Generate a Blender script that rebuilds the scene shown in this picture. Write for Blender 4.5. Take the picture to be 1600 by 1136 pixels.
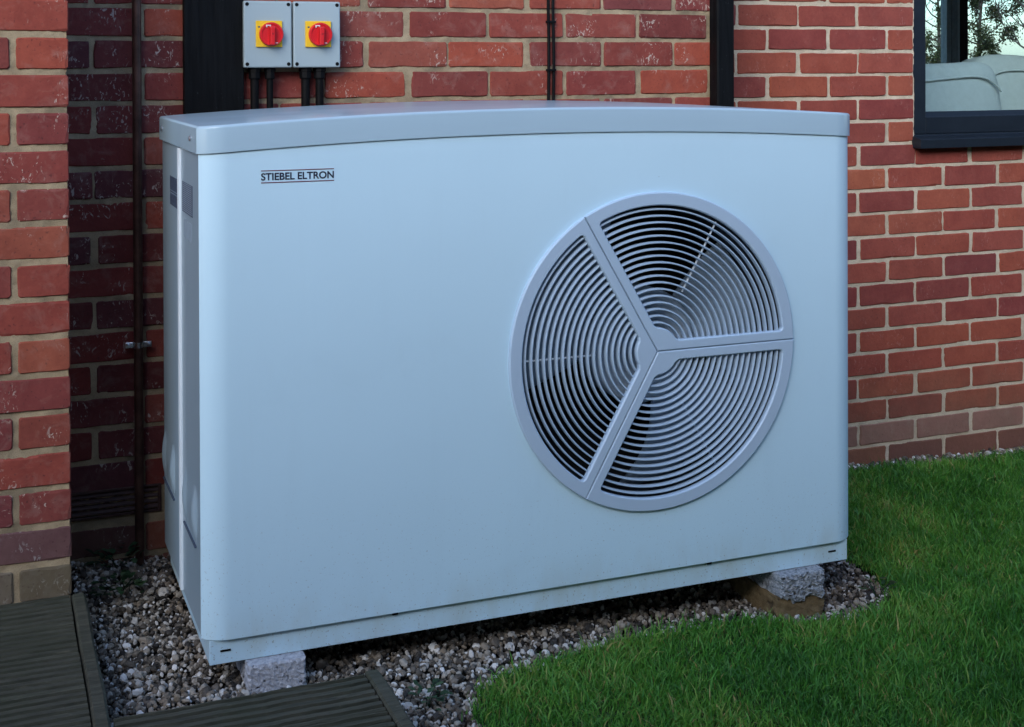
import bpy, bmesh, math, random
import numpy as np
from mathutils import Vector, Matrix

for o in list(bpy.data.objects):
    bpy.data.objects.remove(o)
S = bpy.context.scene
COL = S.collection
R = math.radians

# ------------------------------------------------------------------ camera
cam = bpy.data.cameras.new('camera')
cam.sensor_width = 36.0
cam.lens = 2089.675 / 1600 * 36.0
cam.shift_y = -(568 - 117.55) / 1600
cam.clip_start = 0.05
cam.clip_end = 500
cam_ob = bpy.data.objects.new('camera', cam)
COL.objects.link(cam_ob)
_r = Vector((0.9294, -0.3690, -0.0037)).normalized()
_f = Vector((0.3689, 0.9294, -0.0081)).normalized()
_u = _r.cross(_f)
cam_ob.matrix_world = Matrix(((_r.x, _u.x, -_f.x, -0.3806), (_r.y, _u.y, -_f.y, -2.5687), (_r.z, _u.z, -_f.z, 1.1466), (0, 0, 0, 1)))
S.camera = cam_ob

# ------------------------------------------------------------------ sky, sun, exposure
SUN_EL, SUN_AZ = R(27), R(218)       # azimuth from +Y clockwise: hazy low light from the front left, over the added blocking fence
w = bpy.data.worlds.new('World')
S.world = w
w.use_nodes = True
nt = w.node_tree
sky = nt.nodes.new('ShaderNodeTexSky')
sky.sky_type = 'NISHITA'
sky.sun_disc = False
sky.sun_elevation = SUN_EL
sky.sun_rotation = SUN_AZ
sky.air_density = 1.0
sky.dust_density = 1.0
sky.ozone_density = 4.0
bg = nt.nodes['Background']
bg.inputs['Strength'].default_value = 0.12
nt.links.new(sky.outputs[0], bg.inputs[0])
sl = bpy.data.lights.new('sun', 'SUN')
sl.energy = 0.6
sl.angle = R(35)
sl.color = (1.0, 0.97, 0.94)
sun = bpy.data.objects.new('sun', sl)
COL.objects.link(sun)
_d = Vector((math.sin(SUN_AZ) * math.cos(SUN_EL), math.cos(SUN_AZ) * math.cos(SUN_EL), math.sin(SUN_EL)))
sun.rotation_euler = _d.to_track_quat('Z', 'Y').to_euler()
sun.location = (0, -6, 8)
vs = S.view_settings
vs.view_transform = 'Standard'
vs.look = 'None'
vs.exposure = 1.74
vs.gamma = 1.0
vs.use_curve_mapping = False

# ------------------------------------------------------------------ measures (metres; Z = 0 is the underside of the heat pump)
YB, YR, YP = 0.7796, 1.0119, 0.352           # faces of the rear wall, the wall with the window, the pillar
PILX = -0.2125                                # right corner of the pillar
WX = 1.603                                    # where the rear wall ends
rng = np.random.default_rng(7)
random.seed(7)


def zg(x):
    x = np.clip(x, -0.6, 3.6)
    return -0.048 - 0.04 * (x + 0.1)


# ------------------------------------------------------------------ helpers
def tag(o, label=None, cat=None, group=None, kind=None):
    if label: o['label'] = label
    if cat: o['category'] = cat
    if group: o['group'] = group
    if kind: o['kind'] = kind
    return o


def link(name, me, mat=None, parent=None, loc=None, rot=None):
    o = bpy.data.objects.new(name, me)
    COL.objects.link(o)
    if mat is not None and me is not None and len(me.materials) == 0:
        me.materials.append(mat)
    if parent is not None: o.parent = parent
    if loc is not None: o.location = loc
    if rot is not None: o.rotation_euler = rot
    return o


def empty(name, loc=(0, 0, 0), rz=0):
    o = bpy.data.objects.new(name, None)
    o.empty_display_size = 0.05
    COL.objects.link(o)
    o.location = loc
    o.rotation_euler = (0, 0, rz)
    return o


class MB:
    """collects faces for one mesh"""
    def __init__(s):
        s.v, s.f = [], []

    def add(s, vs_, fs):
        b = len(s.v)
        s.v += [tuple(p) for p in vs_]
        s.f += [tuple(b + i for i in f) for f in fs]
        return s

    def box(s, x0, x1, y0, y1, z0, z1):
        return s.add([(x0, y0, z0), (x1, y0, z0), (x1, y1, z0), (x0, y1, z0), (x0, y0, z1), (x1, y0, z1), (x1, y1, z1), (x0, y1, z1)],
                     [(3, 2, 1, 0), (4, 5, 6, 7), (0, 1, 5, 4), (1, 2, 6, 5), (2, 3, 7, 6), (3, 0, 4, 7)])

    def tube(s, pts, rad, n=12, cap=True):
        pts = [Vector(p) for p in pts]
        rads = rad if isinstance(rad, (list, tuple)) else [rad] * len(pts)
        vs_, fs = [], []
        t0 = (pts[1] - pts[0]).normalized()
        a = t0.orthogonal().normalized()
        for i, p in enumerate(pts):
            t = (pts[min(i + 1, len(pts) - 1)] - pts[max(i - 1, 0)]).normalized()
            a = (a - t * a.dot(t)).normalized()
            b = t.cross(a)
            for k in range(n):
                q = 2 * math.pi * k / n
                vs_.append(p + (a * math.cos(q) + b * math.sin(q)) * rads[i])
        for i in range(len(pts) - 1):
            for k in range(n):
                k2 = (k + 1) % n
                fs.append((i * n + k, i * n + k2, (i + 1) * n + k2, (i + 1) * n + k))
        if cap:
            fs.append(tuple(reversed(range(n))))
            m = (len(pts) - 1) * n
            fs.append(tuple(m + k for k in range(n)))
        return s.add(vs_, fs)

    def lathe(s, prof, axis='Y', c=(0, 0, 0), n=32):
        """prof: list of (radius, along-axis)"""
        vs_, fs = [], []
        for r_, h in prof:
            for k in range(n):
                q = 2 * math.pi * k / n
                a, b = r_ * math.cos(q), r_ * math.sin(q)
                p = (a, h, b) if axis == 'Y' else ((h, a, b) if axis == 'X' else (a, b, h))
                vs_.append((p[0] + c[0], p[1] + c[1], p[2] + c[2]))
        for i in range(len(prof) - 1):
            for k in range(n):
                k2 = (k + 1) % n
                fs.append((i * n + k, i * n + k2, (i + 1) * n + k2, (i + 1) * n + k))
        fs.append(tuple(range(n)))
        m = (len(prof) - 1) * n
        fs.append(tuple(m + k for k in range(n)))
        return s.add(vs_, fs)

    def grid(s, fn, nu, nv):
        vs_ = [fn(i / nu, j / nv) for j in range(nv + 1) for i in range(nu + 1)]
        fs = [(j * (nu + 1) + i, j * (nu + 1) + i + 1, (j + 1) * (nu + 1) + i + 1, (j + 1) * (nu + 1) + i) for j in range(nv) for i in range(nu)]
        return s.add(vs_, fs)

    def mesh(s, name, smooth=None, bevel=0, seg=2):
        me = bpy.data.meshes.new(name)
        me.from_pydata(s.v, [], s.f)
        bm = bmesh.new()
        bm.from_mesh(me)
        bmesh.ops.recalc_face_normals(bm, faces=bm.faces)
        if bevel:
            es = [e for e in bm.edges if len(e.link_faces) == 2 and e.calc_face_angle(0) > R(35)]
            bmesh.ops.bevel(bm, geom=es, offset=bevel, segments=seg, affect='EDGES', profile=0.5, clamp_overlap=True)
        if smooth is not None:
            for f in bm.faces: f.smooth = True
            for e in bm.edges:
                if len(e.link_faces) == 2 and e.calc_face_angle(0) > R(smooth): e.smooth = False
        bm.to_mesh(me)
        bm.free()
        return me

    def obj(s, name, mat, parent=None, smooth=None, bevel=0, seg=2, loc=None, rot=None):
        return link(name, s.mesh(name, smooth, bevel, seg), mat, parent, loc, rot)


def np_mesh(name, V, F, smooth=True):
    """fast mesh from arrays, all faces with the same vertex count"""
    me = bpy.data.meshes.new(name)
    n, k = F.shape
    me.vertices.add(len(V))
    me.vertices.foreach_set('co', V.astype(np.float32).ravel())
    me.loops.add(n * k)
    me.loops.foreach_set('vertex_index', F.astype(np.int32).ravel())
    me.polygons.add(n)
    me.polygons.foreach_set('loop_start', np.arange(0, n * k, k, dtype=np.int32))
    me.polygons.foreach_set('loop_total', np.full(n, k, dtype=np.int32))
    me.polygons.foreach_set('use_smooth', np.full(n, smooth, dtype=bool))
    me.update(calc_edges=True)
    return me


def vnoise(x, y, seed):
    """smooth value noise on numpy arrays"""
    g = np.random.default_rng(seed).random((256, 256))
    xi, yi = np.floor(x).astype(int), np.floor(y).astype(int)
    fx, fy = x - xi, y - yi
    fx, fy = fx * fx * (3 - 2 * fx), fy * fy * (3 - 2 * fy)
    a = g[xi % 256, yi % 256]; b = g[(xi + 1) % 256, yi % 256]
    c = g[xi % 256, (yi + 1) % 256]; d = g[(xi + 1) % 256, (yi + 1) % 256]
    return (a * (1 - fx) + b * fx) * (1 - fy) + (c * (1 - fx) + d * fx) * fy


# ------------------------------------------------------------------ materials
class N:
    """tiny node builder"""
    def __init__(s, name):
        s.m = bpy.data.materials.new(name)
        s.m.use_nodes = True
        s.t = s.m.node_tree
        s.b = s.t.nodes['Principled BSDF']
        s.pos = None

    def n(s, typ, **kw):
        nd = s.t.nodes.new(typ)
        for k, v in kw.items(): setattr(nd, k, v)
        return nd

    def l(s, a, b): s.t.links.new(a, b); return b

    def P(s):
        if s.pos is None: s.pos = s.n('ShaderNodeNewGeometry').outputs['Position']
        return s.pos

    def noise(s, scale, detail=4, rough=0.55, dist=0.0, stretch=None, vec=None):
        nd = s.n('ShaderNodeTexNoise')
        nd.inputs['Scale'].default_value = scale
        nd.inputs['Detail'].default_value = detail
        nd.inputs['Roughness'].default_value = rough
        nd.inputs['Distortion'].default_value = dist
        v = vec if vec is not None else s.P()
        if stretch:
            mp = s.n('ShaderNodeMapping')
            mp.inputs['Scale'].default_value = stretch
            s.l(v, mp.inputs['Vector'])
            v = mp.outputs[0]
        s.l(v, nd.inputs['Vector'])
        return nd.outputs[0]

    def ramp(s, fac, stops, interp='LINEAR'):
        nd = s.n('ShaderNodeValToRGB')
        nd.color_ramp.interpolation = interp
        e = nd.color_ramp.elements
        while len(e) < len(stops): e.new(0.5)
        for el, (p, c) in zip(e, stops):
            el.position = p
            el.color = (c, c, c, 1) if isinstance(c, (int, float)) else (*c, 1)
        s.l(fac, nd.inputs[0])
        return nd.outputs[0]

    def mix(s, fac, a, b, typ='MIX'):
        nd = s.n('ShaderNodeMix', data_type='RGBA', blend_type=typ)
        for sock, v in ((nd.inputs[0], fac), (nd.inputs[6], a), (nd.inputs[7], b)):
            if isinstance(v, (int, float)): sock.default_value = v
            elif isinstance(v, tuple): sock.default_value = (*v, 1)
            else: s.l(v, sock)
        return nd.outputs[2]

    def math(s, op, a, b=0.0):
        nd = s.n('ShaderNodeMath', operation=op)
        for sock, v in ((nd.inputs[0], a), (nd.inputs[1], b)):
            if isinstance(v, (int, float)): sock.default_value = v
            else: s.l(v, sock)
        return nd.outputs[0]

    def bump(s, h, strength=0.3, dist=0.002, prev=None):
        nd = s.n('ShaderNodeBump')
        nd.inputs['Strength'].default_value = strength
        nd.inputs['Distance'].default_value = dist
        s.l(h, nd.inputs['Height'])
        if prev is not None: s.l(prev, nd.inputs['Normal'])
        return nd.outputs[0]

    def out(s, col=None, rough=None, normal=None, spec=None, metal=None):
        for nm, v in (('Base Color', col), ('Roughness', rough), ('Normal', normal), ('Specular IOR Level', spec), ('Metallic', metal)):
            if v is None: continue
            if isinstance(v, (int, float)): s.b.inputs[nm].default_value = v
            elif isinstance(v, tuple): s.b.inputs[nm].default_value = (*v, 1)
            else: s.l(v, s.b.inputs[nm])
        return s.m


def plain(name, col, rough=0.5, metal=0.0, var=0.12, scale=40, bump=0.0, bscale=300, spec=0.5):
    k = N(name)
    f = k.noise(scale, 4)
    c = k.mix(k.ramp(f, [(0.3, 0.0), (0.7, 1.0)]), tuple(x * (1 - var) for x in col), tuple(min(1, x * (1 + var)) for x in col))
    r2 = k.ramp(k.noise(scale * 0.6, 3), [(0.3, max(0.02, rough - 0.06)), (0.7, min(1, rough + 0.06))])
    nm = k.bump(k.noise(bscale, 3), bump, 0.001) if bump else None
    return k.out(c, r2, nm, spec, metal)


def brick_mat(name, hues, smear, smear_col, faded=0.0, bloom=0.0):
    k = N(name)
    rnd = k.n('ShaderNodeObjectInfo').outputs['Random']
    st = [(i / (len(hues) - 1), h) for i, h in enumerate(hues)]
    base = k.ramp(rnd, st)
    n1 = k.noise(14, 5, 0.6)
    base = k.mix(k.ramp(n1, [(0.35, 0.0), (0.68, 0.55)]), base, k.mix(1.0, base, (0.62, 0.50, 0.55), 'MULTIPLY'))
    n2 = k.noise(90, 4, 0.6)
    base = k.mix(k.ramp(n2, [(0.45, 0.0), (0.75, 0.35)]), base, k.mix(1.0, base, (1.35, 1.4, 1.4), 'MULTIPLY'))
    # lime bloom: thin broken strokes inside larger patches
    patch = k.ramp(k.noise(9, 3), [(0.53 - 0.05 * bloom, 0.0), (0.60 - 0.05 * bloom, 1.0)])
    stroke = k.ramp(k.noise(75, 3, 0.7, 1.4, (1.0, 1.0, 0.6)), [(0.585, 0.0), (0.63, 1.0)])
    f = k.math('MULTIPLY', k.math('MULTIPLY', patch, stroke), smear)
    base = k.mix(f, base, smear_col)
    veil = k.math('MULTIPLY', k.ramp(k.noise(22, 4, 0.65, 0.6), [(0.52, 0.0), (0.8, 1.0)]), smear * 0.22 + faded)
    base = k.mix(veil, base, smear_col)
    if faded: base = k.mix(faded, base, (0.36, 0.2, 0.16))
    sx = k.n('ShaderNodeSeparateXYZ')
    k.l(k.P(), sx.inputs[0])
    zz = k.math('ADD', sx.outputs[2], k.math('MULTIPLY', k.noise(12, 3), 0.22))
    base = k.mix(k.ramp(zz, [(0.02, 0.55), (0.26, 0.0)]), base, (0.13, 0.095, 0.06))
    pit = k.ramp(k.noise(160, 2), [(0.28, 1.0), (0.36, 0.0)])
    base = k.mix(k.math('MULTIPLY', pit, 0.5), base, (0.05, 0.02, 0.02))
    nm = k.bump(k.noise(420, 3), 0.35, 0.0008)
    nm = k.bump(k.noise(55, 5, 0.6), 0.5, 0.004, nm)
    return k.out(base, 0.88, nm, 0.25)


def mortar_mat(name, c0, c1, dark):
    k = N(name)
    base = k.mix(k.ramp(k.noise(25, 5), [(0.3, 0.0), (0.7, 1.0)]), c0, c1)
    base = k.mix(k.ramp(k.noise(9, 4, 0.6, 0.5), [(0.47, 0.0), (0.68, 0.75)]), base, dark)
    base = k.mix(k.ramp(k.noise(600, 2), [(0.35, 0.35), (0.5, 0.0)]), base, (0.09, 0.075, 0.05))
    nm = k.bump(k.noise(500, 3, 0.7), 0.6, 0.0012)
    nm = k.bump(k.noise(90, 4), 0.5, 0.003, nm)
    return k.out(base, 0.95, nm, 0.15)


M = {}
M['brick_old'] = brick_mat('old_red_brick', [(0.146, 0.034, 0.029), (0.258, 0.057, 0.039), (0.189, 0.047, 0.039), (0.327, 0.073, 0.041), (0.224, 0.049, 0.039), (0.163, 0.044, 0.044), (0.310, 0.086, 0.049), (0.232, 0.059, 0.041)], 0.8, (0.50, 0.41, 0.34))
M['brick_shade'] = brick_mat('shade_dark_bloomed_brick', [(0.114, 0.029, 0.027), (0.176, 0.035, 0.028), (0.097, 0.035, 0.038), (0.211, 0.041, 0.032)], 0.85, (0.40, 0.34, 0.30), 0.0, 1.0)  # recess bricks: niche shade mixed into darker hues, plus heavier lime bloom
M['brick_new'] = brick_mat('smooth_red_brick', [(0.272, 0.059, 0.042), (0.330, 0.084, 0.046), (0.223, 0.048, 0.042), (0.359, 0.105, 0.053), (0.291, 0.068, 0.044), (0.184, 0.044, 0.042), (0.310, 0.077, 0.050)], 0.18, (0.55, 0.36, 0.30))
M['brick_faded'] = brick_mat('faded_pink_brick', [(0.36, 0.14, 0.11), (0.42, 0.2, 0.15), (0.34, 0.12, 0.10)], 0.35, (0.5, 0.38, 0.3), 0.35)
M['brick_blue'] = brick_mat('purple_weathered_brick', [(0.12, 0.06, 0.062), (0.15, 0.07, 0.065), (0.11, 0.064, 0.066)], 0.8, (0.3, 0.27, 0.25), 0.0, 0.8)
M['brick_mossy'] = brick_mat('mossy_yellow_stone', [(0.13, 0.105, 0.065), (0.16, 0.13, 0.085), (0.17, 0.145, 0.115)], 1.0, (0.30, 0.28, 0.23), 0.0, 1.2)
M['mortar_old'] = mortar_mat('sandy_mortar', (0.29, 0.225, 0.14), (0.43, 0.335, 0.21), (0.15, 0.12, 0.08))
M['mortar_new'] = mortar_mat('pale_mortar', (0.54, 0.45, 0.32), (0.64, 0.54, 0.40), (0.40, 0.33, 0.23))


def metal_paint(name, col, rough, speck=0.0, splash=False):
    k = N(name)
    c = k.mix(k.ramp(k.noise(3, 3), [(0.3, 0.0), (0.7, 1.0)]), tuple(x * 0.97 for x in col), col)
    # dust runs and rain marks, very faint
    run = k.ramp(k.noise(18, 4, 0.6, 0.3, (1, 1, 0.08)), [(0.55, 0.0), (0.8, 0.10)])
    c = k.mix(run, c, tuple(x * 0.78 for x in col))
    if speck:
        sp = k.ramp(k.noise(130, 2, 0.5), [(0.195, 1.0), (0.215, 0.0)])
        c = k.mix(k.math('MULTIPLY', sp, speck), c, (0.05, 0.05, 0.05))
    if splash:      # soil thrown up by rain: fine spots that thin out upwards, and a grimy film low down
        sx = k.n('ShaderNodeSeparateXYZ')
        k.l(k.P(), sx.inputs[0])
        low = k.ramp(sx.outputs[2], [(0.02, 1.0), (0.34, 0.0)])
        spots = k.ramp(k.noise(210, 2, 0.5), [(0.655, 0.0), (0.70, 1.0)])
        c = k.mix(k.math('MULTIPLY', k.math('MULTIPLY', spots, low), 0.5), c, (0.16, 0.14, 0.10))
        film = k.math('MULTIPLY', k.ramp(sx.outputs[2], [(0.03, 1.0), (0.12, 0.0)]), k.ramp(k.noise(16, 4, 0.6, 0.4, (1, 1, 0.35)), [(0.4, 0.0), (0.75, 0.42)]))
        c = k.mix(film, c, (0.40, 0.43, 0.36))
        smudge = k.ramp(k.noise(5, 5, 0.65, 0.8), [(0.56, 0.0), (0.78, 0.16)])
        c = k.mix(smudge, c, tuple(x * 0.8 for x in col))
    r2 = k.ramp(k.noise(6, 2), [(0.3, rough - 0.015), (0.7, rough + 0.03)])
    return k.out(c, r2, None, 0.45)


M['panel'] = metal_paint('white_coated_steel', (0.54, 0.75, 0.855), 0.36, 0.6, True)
M['side'] = metal_paint('shade_dark_grey_steel', (0.27, 0.36, 0.42), 0.3)  # the lid grey, darkened in colour so the side reads as shaded
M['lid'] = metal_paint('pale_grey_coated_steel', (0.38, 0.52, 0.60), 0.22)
M['seam'] = metal_paint('bright_white_edge', (0.75, 0.82, 0.86), 0.4)
M['grille'] = metal_paint('pale_grey_plastic', (0.41, 0.53, 0.645), 0.42)
M['blade'] = plain('fan_blade_plastic', (0.22, 0.29, 0.36), 0.5)
M['hub'] = plain('fan_hub_plastic', (0.40, 0.49, 0.57), 0.5)
M['dark_inside'] = plain('dark_duct', (0.012, 0.015, 0.02), 0.7)
M['black'] = plain('black_plastic', (0.003, 0.003, 0.0035), 0.6, var=0.3, spec=0.15)
M['navy'] = plain('navy_print', (0.008, 0.012, 0.035), 0.5)
M['maroon'] = plain('maroon_print', (0.13, 0.015, 0.04), 0.5)
M['label'] = plain('label_print_and_grip_shadow', (0.05, 0.07, 0.11), 0.5, var=0.4, scale=200)
M['emboss'] = plain('grey_print', (0.22, 0.28, 0.34), 0.5)
M['zinc'] = plain('zinc_plated_steel', (0.6, 0.62, 0.64), 0.3, 1.0, bump=0.1)
M['copper'] = plain('tarnished_copper', (0.085, 0.045, 0.035), 0.42, 0.55, var=0.45, scale=25, bump=0.1)
M['enclosure'] = metal_paint('grey_plastic_box', (0.33, 0.41, 0.43), 0.45, 0.2)
M['enclosure_rim'] = plain('grey_plastic_body', (0.36, 0.40, 0.41), 0.5)
M['yellow'] = plain('yellow_plastic', (0.80, 0.50, 0.02), 0.4, var=0.05)
M['red'] = plain('red_plastic', (0.62, 0.015, 0.02), 0.35, var=0.08)
M['darkred'] = plain('deep_red_plastic', (0.36, 0.008, 0.012), 0.4, var=0.08)
M['white'] = plain('white_mark', (0.7, 0.6, 0.58), 0.5)
M['frame'] = plain('anthracite_aluminium', (0.010, 0.015, 0.022), 0.4, var=0.1, bump=0.03, spec=0.35)
M['air_vent'] = plain('brown_vent', (0.05, 0.022, 0.018), 0.6, var=0.3)


def black_timber():
    k = N('black_painted_timber')
    g = k.noise(12, 5, 0.6, 0.4, (8, 8, 0.5))
    c = k.mix(k.ramp(g, [(0.35, 0.0), (0.7, 1.0)]), (0.002, 0.0025, 0.003), (0.006, 0.007, 0.008))
    sp = k.ramp(k.noise(70, 3, 0.6, 1.0), [(0.70, 0.0), (0.76, 0.5)])
    c = k.mix(sp, c, (0.10, 0.11, 0.12))
    return k.out(c, k.ramp(k.noise(9, 3), [(0.3, 0.45), (0.7, 0.7)]), k.bump(g, 0.4, 0.003), 0.12)


M['timber'] = black_timber()


def decking():
    k = N('weathered_green_decking')
    g = k.noise(10, 6, 0.65, 0.6, (1.0, 9, 9))
    c = k.mix(k.ramp(g, [(0.3, 0.0), (0.7, 1.0)]), (0.033, 0.034, 0.024), (0.088, 0.087, 0.062))
    c = k.mix(k.ramp(k.noise(6, 4, 0.6), [(0.45, 0.0), (0.7, 0.55)]), c, (0.035, 0.042, 0.024))
    c = k.mix(k.ramp(k.noise(60, 4, 0.6, 0.5, (0.35, 1.6, 1.0)), [(0.64, 0.0), (0.74, 0.6)]), c, (0.17, 0.16, 0.12))
    return k.out(c, 0.85, k.bump(g, 0.7, 0.004), 0.25)


M['deck'] = decking()


def concrete(name, c0, c1, pit, scale=1.0):
    k = N(name)
    base = k.mix(k.ramp(k.noise(120 * scale, 4, 0.7), [(0.35, 0.0), (0.65, 1.0)]), c0, c1)
    p = k.ramp(k.noise(75 * scale, 2, 0.5), [(0.30, 1.0), (0.37, 0.0)])
    base = k.mix(p, base, pit)
    nm = k.bump(k.math('SUBTRACT', k.noise(200 * scale, 4, 0.7), k.math('MULTIPLY', p, 0.8)), 0.8, 0.004)
    return k.out(base, 0.93, nm, 0.2)


M['block'] = concrete('aggregate_concrete', (0.30, 0.31, 0.34), (0.52, 0.53, 0.56), (0.05, 0.05, 0.055))
M['block2'] = concrete('grey_rough_concrete', (0.14, 0.16, 0.18), (0.42, 0.44, 0.46), (0.06, 0.06, 0.06))
M['earth_block'] = concrete('earth_stained_block', (0.13, 0.09, 0.045), (0.2, 0.145, 0.075), (0.08, 0.055, 0.03), 0.5)


def soil():
    k = N('dark_soil')
    c = k.mix(k.ramp(k.noise(40, 5, 0.7), [(0.3, 0.0), (0.7, 1.0)]), (0.018, 0.014, 0.009), (0.05, 0.04, 0.028))
    return k.out(c, 0.95, k.bump(k.noise(90, 5, 0.7), 1.0, 0.01), 0.2)


M['soil'] = soil()


def lawn_mat():
    k = N('lawn_thatch')
    c = k.mix(k.ramp(k.noise(60, 5, 0.7), [(0.3, 0.0), (0.7, 1.0)]), (0.016, 0.038, 0.010), (0.040, 0.085, 0.018))
    c = k.mix(k.ramp(k.noise(7, 3), [(0.5, 0.0), (0.75, 0.5)]), c, (0.06, 0.05, 0.02))
    return k.out(c, 0.9, k.bump(k.noise(200, 4, 0.7), 1.0, 0.01), 0.2)


M['lawn'] = lawn_mat()


def attr_mat(name, stops, rough, trans=0.0, sub=None):
    k = N(name)
    a = k.n('ShaderNodeAttribute', attribute_name='tint')
    c = k.ramp(a.outputs['Fac'], stops)
    c = k.mix(k.ramp(k.noise(180, 3), [(0.3, 0.0), (0.7, 0.3)]), c, k.mix(1.0, c, (0.6, 0.6, 0.6), 'MULTIPLY'))
    k.out(c, rough, None, 0.35)
    if trans:
        tb = k.n('ShaderNodeBsdfTranslucent')
        k.l(c, tb.inputs[0])
        mx = k.n('ShaderNodeMixShader')
        mx.inputs[0].default_value = trans
        k.l(k.b.outputs[0], mx.inputs[1])
        k.l(tb.outputs[0], mx.inputs[2])
        k.l(mx.outputs[0], k.t.nodes['Material Output'].inputs[0])
    return k.m


M['pebble'] = attr_mat('mixed_pebbles', [(0.0, (0.022, 0.020, 0.018)), (0.22, (0.075, 0.062, 0.048)), (0.42, (0.15, 0.13, 0.105)), (0.6, (0.24, 0.19, 0.135)), (0.76, (0.36, 0.33, 0.28)), (0.90, (0.55, 0.53, 0.49)), (1.0, (0.75, 0.74, 0.71))], 0.62)
M['grass'] = attr_mat('grass_blades', [(0.0, (0.030, 0.135, 0.018)), (0.4, (0.072, 0.26, 0.030)), (0.7, (0.15, 0.35, 0.050)), (0.88, (0.27, 0.37, 0.075)), (1.0, (0.38, 0.31, 0.11))], 0.5, 0.25)
M['leaf'] = attr_mat('weed_leaves', [(0.0, (0.012, 0.035, 0.012)), (0.6, (0.03, 0.075, 0.03)), (1.0, (0.06, 0.11, 0.05))], 0.5, 0.2)
M['tree_leaf'] = attr_mat('tree_leaves', [(0.0, (0.025, 0.035, 0.012)), (0.5, (0.06, 0.08, 0.025)), (0.85, (0.11, 0.12, 0.045)), (1.0, (0.16, 0.13, 0.06))], 0.55, 0.25)
M['bark'] = plain('bark', (0.07, 0.055, 0.045), 0.9, var=0.4, bump=0.5, bscale=60)
M['fabric'] = plain('pale_sofa_fabric', (0.55, 0.61, 0.59), 0.95, var=0.05, bump=0.25, bscale=700)
M['plaster'] = plain('white_plaster', (0.75, 0.76, 0.75), 0.9, var=0.03)
M['floor'] = plain('pale_floor', (0.5, 0.45, 0.38), 0.4, var=0.15, scale=5)
M['alu_grey'] = plain('grey_door_frame', (0.34, 0.35, 0.33), 0.45)
M['alu_pale'] = plain('pale_door_gasket', (0.5, 0.52, 0.5), 0.45)


def upper_wall_mat():
    k = N('upper_brickwork')
    bt = k.n('ShaderNodeTexBrick')
    mp = k.n('ShaderNodeMapping')
    mp.inputs['Rotation'].default_value = (R(90), 0, 0)
    k.l(k.P(), mp.inputs[0])
    k.l(mp.outputs[0], bt.inputs['Vector'])
    bt.inputs['Color1'].default_value = (0.33, 0.07, 0.045, 1)
    bt.inputs['Color2'].default_value = (0.24, 0.05, 0.04, 1)
    bt.inputs['Mortar'].default_value = (0.42, 0.35, 0.24, 1)
    bt.inputs['Scale'].default_value = 1
    bt.inputs['Mortar Size'].default_value = 0.006
    bt.inputs['Brick Width'].default_value = 0.225
    bt.inputs['Row Height'].default_value = 0.0765
    return k.out(bt.outputs[0], 0.9)


M['upper'] = upper_wall_mat()


def glass_mat():
    k = N('window_glass')
    nt_ = k.t
    nt_.nodes.remove(k.b)
    tr = k.n('ShaderNodeBsdfTransparent')
    tr.inputs[0].default_value = (0.835, 0.89, 0.895, 1)
    gl = k.n('ShaderNodeBsdfGlossy')
    gl.inputs['Roughness'].default_value = 0.01
    fr = k.n('ShaderNodeFresnel')
    fr.inputs[0].default_value = 1.45
    mx = k.n('ShaderNodeMixShader')
    bf_ = k.n('ShaderNodeNewGeometry').outputs['Backfacing']      # reflect at the outer face only: no false total reflection inside the sheet
    k.l(k.math('MULTIPLY', fr.outputs[0], k.math('SUBTRACT', 1.0, bf_)), mx.inputs[0])
    k.l(tr.outputs[0], mx.inputs[1])
    k.l(gl.outputs[0], mx.inputs[2])
    k.l(mx.outputs[0], nt_.nodes['Material Output'].inputs[0])
    return k.m


M['glass'] = glass_mat()

# ------------------------------------------------------------------ ground, lawn sheet
xs = np.array([-60, -20, -6, -2, -0.6, 0, 1, 2, 3, 3.6, 6, 20, 60, 120.0])
ys = np.array([-60, -20, -6, -2, 0, 1, 2, 6, 20, 60, 120.0])
V = np.array([(x, y, zg(x) - 0.022) for y in ys for x in xs])
nx = len(xs)
F = np.array([(j * nx + i, j * nx + i + 1, (j + 1) * nx + i + 1, (j + 1) * nx + i) for j in range(len(ys) - 1) for i in range(nx - 1)])
tag(link('ground', np_mesh('ground', V, F), M['soil']), 'dark soil ground under gravel and lawn', 'ground', kind='structure')

LAWN = [(0.43, -3.5), (0.442, -0.6), (0.468, -0.23), (0.505, -0.16), (0.575, -0.105), (0.68, -0.075), (0.79, -0.050), (0.95, -0.016), (1.10, -0.008), (1.24, -0.022), (1.33, -0.060), (1.42, -0.074), (1.53, -0.050),
        (1.605, 0.015), (1.645, 0.12), (1.65, 0.27), (1.64, 0.6), (1.66, 0.915), (6.0, 0.93), (6.0, -3.5)]


def in_poly(px, py, poly):
    inside = np.zeros(len(px), bool)
    n = len(poly)
    for i in range(n):
        (x0, y0), (x1, y1) = poly[i], poly[(i + 1) % n]
        c = ((y0 > py) != (y1 > py)) & (px < (x1 - x0) * (py - y0) / (y1 - y0 + 1e-12) + x0)
        inside ^= c
    return inside


# lawn sheet: fine grid cut to the outline
gx, gy = np.arange(0.40, 6.0, 0.03), np.arange(-3.2, 0.99, 0.03)
GX, GY = np.meshgrid(gx, gy)
GZ = zg(GX) + 0.006 + 0.010 * vnoise(GX * 7, GY * 7, 3)
nx = len(gx)
ids = np.arange(GX.size).reshape(GX.shape)
F = np.stack([ids[:-1, :-1], ids[:-1, 1:], ids[1:, 1:], ids[1:, :-1]], -1).reshape(-1, 4)
cx_, cy_ = GX.ravel()[F].mean(1), GY.ravel()[F].mean(1)
F = F[in_poly(cx_, cy_, LAWN)]
tag(link('lawn', np_mesh('lawn', np.stack([GX.ravel(), GY.ravel(), GZ.ravel()], -1), F), M['lawn']), 'mown green lawn in front of the window wall', 'lawn', kind='structure')

# ------------------------------------------------------------------ bricks and walls
_bm_cache = {}


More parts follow.
